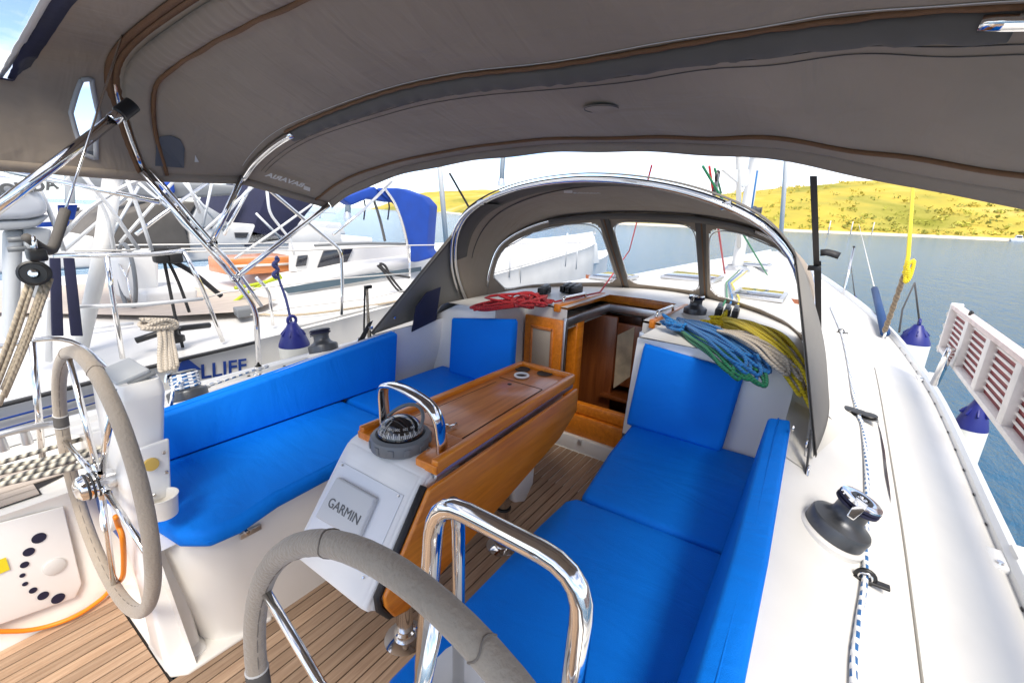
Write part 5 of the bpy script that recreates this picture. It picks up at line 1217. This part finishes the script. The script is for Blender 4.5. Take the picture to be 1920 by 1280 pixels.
# coachroof with the slate side stripe and dark windows
RY = 2.95
ra, rb = at_y(545, 552, RY), at_y(780, 505, RY)
prism('coachroof', [(2.0, RY, .60), (7.6, RY + .55, .60), (7.3, RY + .58, .82), (4.2, RY + .07, .93), (3.0, RY, .90), (2.3, RY, .82)], (0, 1.9, 0), NBH, nbt, .05)
st = [at_y(px, py, RY - .012) for px, py in ((530, 540), (590, 530), (680, 516), (790, 500), (790, 508), (680, 527), (590, 543), (540, 550))]
prism('side_stripe', st, (0, .008, 0), mat('slate_stripe', (.06, .10, .13), .3), nbt)
for pts in ([(560, 480), (578, 478), (574, 498), (556, 500)], [(608, 470), (662, 466), (648, 498), (596, 503)]):
    prism('cabin_window', [at_y(px, py, 3.3) for px, py in pts], (0, .02, 0), INKDARK, nbt, .003)
prism('cockpit_coaming', [at_y(px, py, 3.32) for px, py in ((545, 455), (800, 455), (800, 505), (545, 510))], (0, .05, 0), NBH, nbt, .02)
# teak cockpit, table, pedestal
dk = mesh('cockpit_teak', [at_z(px, py, .722) for px, py in ((-60, 585), (-40, 545), (240, 527), (440, 545), (520, 562), (470, 583), (330, 592), (200, 604))], [tuple(range(7))], TEAKG, nbt)
tt = [at_y(px, py, 3.45) for px, py in ((430, 487), (556, 480), (557, 508), (432, 518))]
prism('teak_table', tt, (0, .45, 0), VARND, nbt, .02)
tube('table_rail', [at_y(432, 500, 3.44), at_y(556, 494, 3.44)], .012, PRINT, nbt, 6)
prism('table_pedestal', [at_y(px, py, 3.5) for px, py in ((520, 505), (552, 505), (552, 530), (520, 530))], (0, .1, 0), NBH, nbt, .01)
prism('helm_seat', [at_y(px, py, 3.1) for px, py in ((272, 548), (372, 540), (372, 590), (280, 592))], (0, .5, 0), NBH, nbt, .03)
prism('helm_console', [at_y(px, py, 3.3) for px, py in ((215, 480), (300, 470), (300, 560), (235, 565))], (0, .25, 0), NBH, nbt, .04)
wc = at_y(238, 520, 3.2)
tube('helm_wheel', [wc + V(.02 * math.sin(a), .17 * math.cos(a), .24 * math.sin(a)) for a in np.linspace(0, 6.283, 40)[:-1]], .014, GREYD, nbt, 8, closed=True)
for k in range(3): tube('wheel_spoke', [wc, wc + V(0, .17 * math.cos(k * 2.1 + .5), .24 * math.sin(k * 2.1 + .5))], .006, CHROME, nbt, 6)
# bright blue sprayhood with clear side
sp0 = 3.0
def ypts(l, y): return [at_y(px, py, y) for px, py in l]
cv_ = prism('sprayhood_canvas', ypts([(700, 352), (745, 352), (790, 368), (806, 385), (803, 420), (800, 470), (812, 482), (780, 492), (768, 492), (764, 455), (752, 415), (738, 385)], 2.75), (.25, .12, 0), SBLUE, nbt, .02)
prism('sprayhood_roof', ypts([(640, 372), (668, 362), (702, 350), (738, 380), (690, 372), (660, 385)], 2.77), (.05, .2, 0), SBLUE, nbt, .012)
prism('sprayhood_window', ypts([(598, 458), (612, 425), (650, 385), (690, 372), (738, 384), (756, 425), (764, 456)], 2.82), (0, .01, 0), CLEAR, nbt)
tube('sprayhood_hoop', ypts([(720, 352), (742, 385), (760, 440), (768, 492)], 2.73), .014, CHROME, nbt, 8, n=4)
tube('sprayhood_hoop', ypts([(700, 372), (712, 410), (722, 452)], 2.9), .014, CANVASD, nbt, 8, n=4)
for px in (683, 728): tube('window_tie', ypts([(px, 375), (px + 2, 388), (px - 1, 412)], 2.8), .008, NAVY, nbt, 6)
tube('window_sill', ypts([(590, 460), (690, 456), (768, 458)], 2.78), .014, GREYD, nbt, 6, n=2)
# toe rail, winch and fittings on its deck
tube('toe_rail', [(x, ng(x) + .05, nz(x) + .02) for x in np.linspace(1.6, 9.5, 24)], .014, NBH, nbt, 6)
prism('deck_fitting', [at_z(px, py, .70) for px, py in ((438, 590), (470, 586), (478, 592), (446, 597))], (0, 0, .06), GREYD, nbt, .01)
t_c = at_z(325, 640, .69)
lathe('mooring_bollard', [(.06, 0), (.06, .03), (.035, .04), (.035, .07), (.05, .08), (0, .085)], t_c, (0, 0, 1), BLACK, nbt, 18)
tube('bollard_arm', [t_c + V(-.16, .05, .03), t_c + V(0, 0, .07), t_c + V(.22, .05, .05)], .018, BLACK, nbt, 8, n=3)
# its stainless rails (each bent tube a part)
RAILS = [
 (1.95, .0125, [(300, 322), (410, 332), (492, 345), (640, 470), (642, 540), (640, 590)]),
 (2.30, .0125, [(625, 440), (680, 395), (735, 340)]),
 (2.00, .0125, [(100, 480), (290, 477), (345, 470)]),
 (2.00, .011, [(130, 575), (260, 572), (380, 560)]),
 (2.00, .0125, [(200, 478), (212, 560), (230, 672)]),
 (2.00, .0125, [(345, 472), (380, 540), (418, 640)]),
 (2.05, .010, [(45, 290), (95, 400), (120, 470)]),
 (2.05, .010, [(130, 300), (200, 380), (260, 468)]),
 (2.05, .010, [(232, 320), (262, 400), (285, 470)]),
 (2.10, .010, [(110, 450), (160, 395), (230, 350), (300, 322)]),
 (2.6, .012, [(255, 440), (300, 405), (400, 335)]),
 (2.6, .012, [(420, 440), (480, 330)]),
 (2.6, .011, [(500, 352), (505, 400), (545, 450), (552, 478)]),
 (2.3, .010, [(345, 325), (375, 400)]),
 (2.7, .010, [(130, 620), (250, 606)]),
 (2.2, .010, [(160, 330), (200, 400), (215, 470)]),
 (2.3, .009, [(330, 335), (255, 420), (225, 455)]),
 (2.5, .010, [(480, 345), (425, 395), (375, 440)]),
 (2.4, .009, [(300, 360), (345, 425), (400, 470)]),
 (2.4, .009, [(262, 318), (250, 360), (120, 470)]),
 (2.6, .009, [(440, 485), (520, 430), (600, 372)]),
 (2.2, .009, [(70, 300), (20, 420)]),
 (2.1, .012, [(480, 520), (505, 545), (512, 610)]),
 (2.75, .012, [(768, 460), (768, 550)]),
]
for y, r, pl in RAILS: pipe('rail_tube', [at_y(px, py, y) for px, py in pl], r, CHROME if r > .0115 else MATS['anodised_rail'], nbt, .06, 8)
for y, pl in ((2.05, [(345, 472), (560, 470), (770, 460), (1090, 455)]), (2.05, [(380, 560), (420, 548), (640, 522), (770, 512)]), (2.05, [(140, 470), (250, 470)]), (2.1, [(470, 590), (560, 575), (690, 560), (780, 540)])):
    tube('lifeline', [at_y(px, py, y) for px, py in pl], .005, PRINT, nbt, 6)
for i, (px, py) in enumerate(((955, 520), (975, 530), (1060, 500), (1080, 505))):
    b = at_y(px, py, 2.55 + .05 * i); tube('stanchion_post', [b, b + V(0, 0, .55)], .012, MATS['anodised_rail'], nbt, 8)
tube('radar_pole', [at_y(212, 330, 2.35), at_y(190, 480, 2.35), at_y(150, 660, 2.35)], lambda t: .045 - .01 * t, NBH, nbt, 14)
lathe('pole_lamp', [(.03, -.06), (.09, -.05), (.10, .02), (.06, .07), (0, .08)], at_y(205, 295, 2.35), (0, 0, 1), BLACK, nbt, 16)
# flat bimini frame strip of the neighbour seen under our canvas
prism('bimini_edge', ypts([(-60, 285), (60, 290), (160, 303), (150, 310), (60, 304), (-60, 300)], 2.4), (0, 1.2, .02), SBLUE, nbt, .005)
prism('deck_locker_panel', ypts([(110, 385), (146, 384), (140, 412), (112, 414)], 2.6), (0, .03, 0), SBLUE, nbt, .004)
prism('deck_locker_panel', ypts([(70, 418), (132, 414), (128, 424), (70, 426)], 2.6), (0, .03, 0), SBLUE, nbt, .004)

tag(tube('fender_line', [at_y(517, 482, 2.06), at_y(522, 520, 2.04), at_y(536, 560, 1.98), at_y(547, 608, 1.9)], .010, R_DBL, None, 6, n=3), 'dark blue line holding the fender between the two boats', 'rope')
tag(tube('line_hitch', [at_y(517 + 4 * math.sin(k), 482 + 3 * k, 2.04) for k in range(14)], .014, R_DBL, None, 7, n=3), 'blue hitch tied round the neighbour rail above the fender', 'rope')
cF = at_y(552, 646, 1.77); fender(cF, 'white fender with blue top hanging between the two boats on the port side', .095, .42, [])
q = random.Random(5); P = []
for i in range(9):
    o = (i - 4) * .014
    a, b = at_y(297 + i * 3, 610 + q.uniform(-2, 4), 1.80), at_y(288 + i * 4 + 12, 690 + q.uniform(-6, 4), 1.66)
    s_ = [a, a.lerp(b, .35) + V(0, o * .3, 0), a.lerp(b, .7), b]; P += s_ if i % 2 == 0 else s_[::-1]
lay('mooring_rope', 'beige mooring rope hank draped over the rail between the boats', P, R_BEIGE, .011, 4)
P = [at_y(290 + q.uniform(-28, 40), 606 + q.uniform(-8, 10), 1.79 + q.uniform(-.02, .03)) for _ in range(40)]
lay('rope_knot', 'untidy beige knot at the top of the mooring rope hank', P, R_BEIGE, .010, 4)
for i, (pl, lab) in enumerate((([(305, 475), (318, 540), (330, 600), (345, 660)], 'black control line hanging from the rail towards the mooring rope'), ([(310, 478), (335, 530), (355, 585)], 'second black control line hanging from the rail, the shorter one'), ([(300, 478), (360, 510), (415, 555)], 'black line bundle slanting along the neighbour cockpit'))):
    lay('control_line', lab, [at_y(px, py, 2.1) for px, py in pl], R_BLK, .009 + .006 * (i == 2), 3, group='black lines on the neighbour rail')
for px in (300, 327): box('line_bag', at_y(px, 478, 2.08), (.07, .06, .09), RUBBER, None, .015).select_set(False)
for k, o in enumerate([o for o in bpy.data.objects if o.name.startswith('line_bag')]): tag(o, ('black line bag on the neighbour rail next to the radar pole', 'black line bag on the neighbour rail above the control lines')[k], 'bag')
for i, pl in enumerate(([(440, 540), (470, 535), (500, 528), (528, 520)], [(425, 575), (440, 565), (470, 545), (525, 515)])):
    lay('flogging_line', ('lime green line lying at the neighbour teak table', 'lime green line crossing the neighbour side deck')[i], [at_y(px, py, 2.9) for px, py in pl], mat('lime_rope', (.42, .50, .02), .7) if i == 0 else MATS['lime_rope'], .014, 4)
P = [at_y(px, py, 2.45) for px, py in ((708, 498), (720, 510), (742, 540), (760, 553), (735, 522), (722, 498), (712, 496), (730, 512), (768, 520))]
lay('deck_line', 'black line looped on the neighbour side deck below the blue sprayhood', P, R_BLK, .012, 4)
P = [at_z(390, 580, .68), at_z(470, 588, .68), at_z(560, 590, .68), at_z(680, 575, .68), at_z(770, 560, .68)]
lay('deck_line', 'thin tan line lying along the neighbour gunwale', P, R_TAN, .010, 4)
t = thing('boat_hook_rest', 'black forked holder with two lines standing behind the port back cushion', 'holder', at_y(690, 640, 1.3))
tube('rest_post', [at_y(692, 645, 1.25), at_y(688, 538, 1.25)], .009, R_TAN, t, 6); tube('rest_line', [at_y(682, 640, 1.26), at_y(684, 540, 1.26)], .006, R_BLK, t, 6); tube('rest_line', [at_y(696, 640, 1.27), at_y(686, 540, 1.26)], .006, R_BLK, t, 6)
box('rest_fork', at_y(690, 538, 1.25), (.05, .02, .02), BLACK, t, .004)

# outboard engine on the neighbour pushpit
ob = thing('outboard_motor', 'silver outboard motor with rounded white cowl clamped to the neighbour rail at the left edge', 'outboard motor', at_y(30, 560, 1.95))
OY = 1.98
prism('cowl', ypts([(-60, 338), (20, 333), (62, 345), (88, 372), (96, 402), (60, 412), (-60, 416)], OY), (0, .26, .02), mat('cowl_silver', (.60, .63, .68), .25, coat=.5), ob, .045, 4)
prism('cowl_skirt', ypts([(-60, 417), (60, 412), (97, 402), (72, 425), (45, 430), (-60, 436)], OY + .02), (0, .22, .0), GREYP, ob, .012)
prism('leg_housing', ypts([(12, 432), (48, 430), (44, 470), (40, 560), (38, 640), (10, 640), (12, 560)], OY + .06), (0, .12, 0), GREYP, ob, .02)
prism('clamp_bracket', ypts([(45, 425), (98, 430), (92, 470), (60, 475), (46, 462)], OY + .04), (0, .16, 0), GREYP, ob, .012)
prism('tilt_tube', ypts([(60, 470), (86, 470), (84, 560), (60, 560)], OY + .08), (0, .07, 0), GREYP, ob, .015)
for yy in (450, 468): tube('clamp_screw', ypts([(14, yy), (50, yy - 2)], OY - .0), .012, GREYD, ob, 8)
h0, h1 = at_y(-22, 366, OY - .004), at_y(60, 356, OY - .004); text('cowl_lettering', 'HONDA', .062, at_y(-24, 364, OY) + V(0, -.008, -.012), h1 - h0, (0, 0, 1), PRINTG, ob, .001, bold=.003)
for i, (a, b) in enumerate(((94, 104), (120, 140))):
    prism('mounting_strap', ypts([(a, 484), (a + 20, 484), (b + 16, 630), (b - 6, 630)], 1.92), (0, .02, 0), NAVY, ob, .003)
prism('mounting_post', ypts([(84, 560), (100, 560), (100, 680), (80, 680)], 2.0), (0, .06, 0), MATS['anodised_rail'], ob, .01)

# second row of boats behind
b2 = thing('sailing_yacht', 'yacht behind the neighbour with navy sprayhood and grey boom cover', 'sailboat', (5.5, 9.5, WATER_Z))
B2 = 7.6
prism('hull', [at_y(px, py, B2) for px, py in ((-80, 440), (250, 445), (470, 452), (620, 450), (700, 445), (700, 470), (-80, 520))], (0, 3.2, 0), NBH, b2, .05)
prism('sprayhood_canvas', ypts([(505, 345), (540, 350), (594, 378), (560, 420), (548, 448), (460, 462), (475, 425), (495, 372)], B2 - .05), (0, 2.6, 0), NAVY, b2, .02)
prism('grey_cover', ypts([(180, 440), (215, 405), (300, 380), (372, 378), (345, 420), (360, 470), (180, 475)], B2 - .1), (0, 2.0, 0), CANVASD, b2, .03)
prism('window_cover', ypts([(375, 378), (420, 405), (428, 425), (352, 428)], B2 - .1), (0, 1.2, 0), mat('pale_cover', (.42, .44, .46), .6), b2, .02)
prism('coachroof', ypts([(355, 432), (470, 420), (640, 430), (640, 455), (355, 460)], B2 - .05), (0, 2.6, 0), NBH, b2, .03)
for a in ((440, 436, 466, 446),): prism('cabin_window', ypts([(a[0], a[1]), (a[2], a[1]), (a[2] - 4, a[3]), (a[0] + 2, a[3])], B2 - .07), (0, .02, 0), INKDARK, b2)
prism('boom_cover', ypts([(140, 318), (300, 338), (445, 348), (440, 366), (300, 375), (150, 350)], B2 + .3), (0, .4, 0), mat('grey_boom_cover', (.22, .23, .24), .8, bump=.2, bscale=8), b2, .05)
tube('mast_tube', ypts([(316, 400), (312, 250)], B2 + .4), .10, MASTW, b2, 12)
prism('mast_cover', ypts([(302, 345), (326, 338), (330, 362), (308, 365)], B2 + .2), (0, .3, 0), SBLUE, b2, .03)
for a, b in (((245, 330), (350, 420)), ((330, 325), (420, 432)), ((400, 330), (380, 425)), ((470, 350), (400, 430)), ((260, 350), (210, 440)), ((480, 400), (530, 450))): tube('rail_tube', ypts((a, b), B2 - .3), .022, MATS['anodised_rail'], b2, 6)
for y in (462, 470): tube('lifeline', ypts(((180, y - 2), (420, y - 4), (640, y - 8)), B2 - .4), .012, PRINT, b2, 5)
b3 = thing('motor_yacht', 'white hull with slate blue side band moored ahead, seen through the port sprayhood pane', 'boat', (12, 6, WATER_Z))
_z0 = at_y(900, 522, 5.5).z; _z1 = at_y(1112, 497, 5.5).z
def b3hull(u, v):
    x = 7.0 + 11.5 * u; w = 1.45 * (1 - max(0, (u - .45) / .55) ** 2.2); zt = _z0 + (_z1 - _z0) * u + .25 * max(0, u - .5)
    k = v * 4; y, z = [(6.95 - w * .8, WATER_Z - .2), (6.95 - w, zt), (6.95, zt + .06), (6.95 + w, zt), (6.95 + w * .8, WATER_Z - .2)][min(int(round(k)), 4)]
    return (x, y, z)
grid('hull', b3hull, 30, 4, NBH, b3, 0, None, False)
prism('deckhouse', [at_y(px, py, 5.6) for px, py in ((900, 515), (1125, 495), (1120, 455), (1040, 452), (915, 470))], (0, 1.8, 0), NBH, b3, .05)
prism('side_band', [at_y(px, py, 5.55) for px, py in ((925, 500), (1108, 482), (1106, 462), (1040, 462), (935, 478))], (0, .05, 0), mat('slate_band', (.20, .25, .33), .4), b3, .01)
for i, x in enumerate((8.4, 10.2, 12.0)): tube('stanchion_post', [V(x, 5.58, _z0 - .05), V(x, 5.58, _z0 + .6)], .016, MATS['anodised_rail'], b3, 6)
tube('lifeline', [V(8.4, 5.58, _z0 + .58), V(12.0, 5.58, _z0 + .58)], .008, PRINT, b3, 5)
# a further white yacht and its rig, filling the row behind
b4 = thing('sailing_yacht', 'white yacht farthest back in the row on the port side, seen between the rails', 'sailboat', (6, 14, WATER_Z))
B4 = 11.5
prism('hull', ypts([(-120, 398), (150, 402), (420, 410), (640, 418), (650, 440), (420, 452), (-120, 470)], B4), (0, 3.0, 0), NBH, b4, .05)
prism('coachroof', ypts([(-60, 384), (60, 378), (300, 392), (470, 404), (480, 414), (-60, 404)], B4 + .4), (0, 2.0, 0), NBH, b4, .04)
for a in ((40, 386, 80, 394), (110, 389, 150, 397), (330, 398, 365, 405), (390, 402, 420, 408)): prism('cabin_window', ypts([(a[0], a[1]), (a[2], a[1]), (a[2] - 3, a[3]), (a[0] + 2, a[3])], B4 + .36), (0, .03, 0), INKDARK, b4)
tube('mast_tube', ypts([(258, 398), (250, 180)], B4 + 1.2), .11, MASTW, b4, 10)
for a in (((258, 200), (60, 402)), ((258, 200), (430, 412)), ((258, 230), (330, 404)), ((258, 230), (170, 402))): tube('rigging_wire', ypts(a, B4 + 1.2), .014, PRINT, b4, 5)
tube('lifeline', ypts([(-80, 382), (300, 386), (630, 400)], B4 - .1), .012, PRINT, b4, 5)
for px in (60, 180, 300, 420, 520, 600): tube('stanchion_post', ypts([(px, 402 + (px > 400) * 8), (px, 380 + (px > 400) * 12)], B4 - .1), .018, MATS['anodised_rail'], b4, 6)
# masts of other boats along the quay
for lab, px0, px1, y, yt, yb_, r in (('thin pale mast farthest left of the port side row', 128, 132, 15, 220, 420, .10), ('thin pale mast rising behind the navy sprayhood', 432, 430, 16, 220, 410, .10), ('pale mast rising behind the bright blue sprayhood', 655, 652, 15, 250, 410, .11), ('pale mast standing over the starboard water, ahead of the bow', 1474, 1462, -1.2, 300, 475, .10), ('white mast leaning left of the sprayhood', 826, 838, 12, 330, 470, .10), ('white mast close to the forward edge of the bimini', 946, 940, 14, 250, 345, .13)):
    d = 26 if y < 0 else None
    a, b = (at_x(px0, yt, d), at_x(px1, yb_, d)) if d else (at_y(px0, yt, y), at_y(px1, yb_, y))
    t = thing('mast', lab, 'mast', b, 'masts of other boats'); tube('mast_tube', [b, a + (a - b) * 1.2], r, MASTW, t, 10); lathe('mast_foot', [(r * 1.6, -.1), (r * 1.5, .1), (r, .25)], b, (0, 0, 1), ALU, t, 10)
tag(tube('standing_rigging', [at_y(843, 325, 1.2), at_y(880, 390, 1.2)], .008, BLACK, None, 6), 'black rope slanting from the bimini front down to the sprayhood', 'rope')

# ------------------------------------------------------------------ village and boats on the far shore
cm = [mat('house_cream', (.62, .52, .40), .8), mat('house_pink', (.58, .40, .32), .8), mat('house_white', (.70, .66, .60), .8)]; rt = mat('roof_tile', (.42, .17, .09), .8)
q = random.Random(9)
for i in range(26):
    y = q.uniform(76, 112); d = q.uniform(22, 62); x = shore_x(y) + d
    hgt = hill_top(y) * (1 - math.exp(-d / 55)) * 1.25 + WATER_Z - .3
    b = V(x, y, hgt - .5); t = thing('house', 'small tiled house in the hillside village above the far shore', 'house', b, 'houses of the far village')
    sx, sy, sz = q.uniform(2, 3.6), q.uniform(2, 3.6), q.uniform(1.8, 2.8)
    box('wall', b + V(0, 0, sz / 2), (sx, sy, sz), cm[i % 3], t)
    prism('roof', [b + V(-sx / 2 - .2, -sy / 2 - .2, sz), b + V(-sx / 2 - .2, sy / 2 + .2, sz), b + V(-sx / 2 - .2, 0, sz + .9)], (sx + .4, 0, 0), rt, t)
    for wy in (-.25, .25): box('window', b + V(-sx / 2 - .02, sy * wy, sz * .6), (.04, .4, .5), INKDARK, t)
for i, (px, py, lab) in enumerate(((1776, 437, 'small white motorboat moored off the far beach, left of the two'), (1912, 447, 'small white motorboat moored off the far beach at the right edge'))):
    p = at_z(px, py + 6, WATER_Z); t = thing('motorboat', lab, 'boat', p, 'small boats off the far beach')
    prism('hull', [p + V(0, -1.6, .5), p + V(0, 1.3, .5), p + V(0, 1.1, -.1), p + V(0, -1.2, -.1)], (1.2, 0, 0), NBH, t, .08)
    prism('cabin', [p + V(.2, -.4, .5), p + V(.2, .7, .5), p + V(.2, .5, 1.1), p + V(.2, -.2, 1.1)], (.8, 0, 0), NBH, t, .05)
    box('windscreen', p + V(.15, .15, .85), (.04, .7, .25), INKDARK, t)
for i, (px, lab) in enumerate(((1552, 'thin white pole on the far beach, leftmost'), (1594, 'thin white pole on the far beach, right of the first'), (1634, 'thin white pole on the far beach, nearest the shroud'))):
    p = at_z(px, 440, WATER_Z + .3); tag(tube('beach_pole', [p, p + V(0, 0, 2.2)], .09, PRINT, None, 6), lab, 'pole')
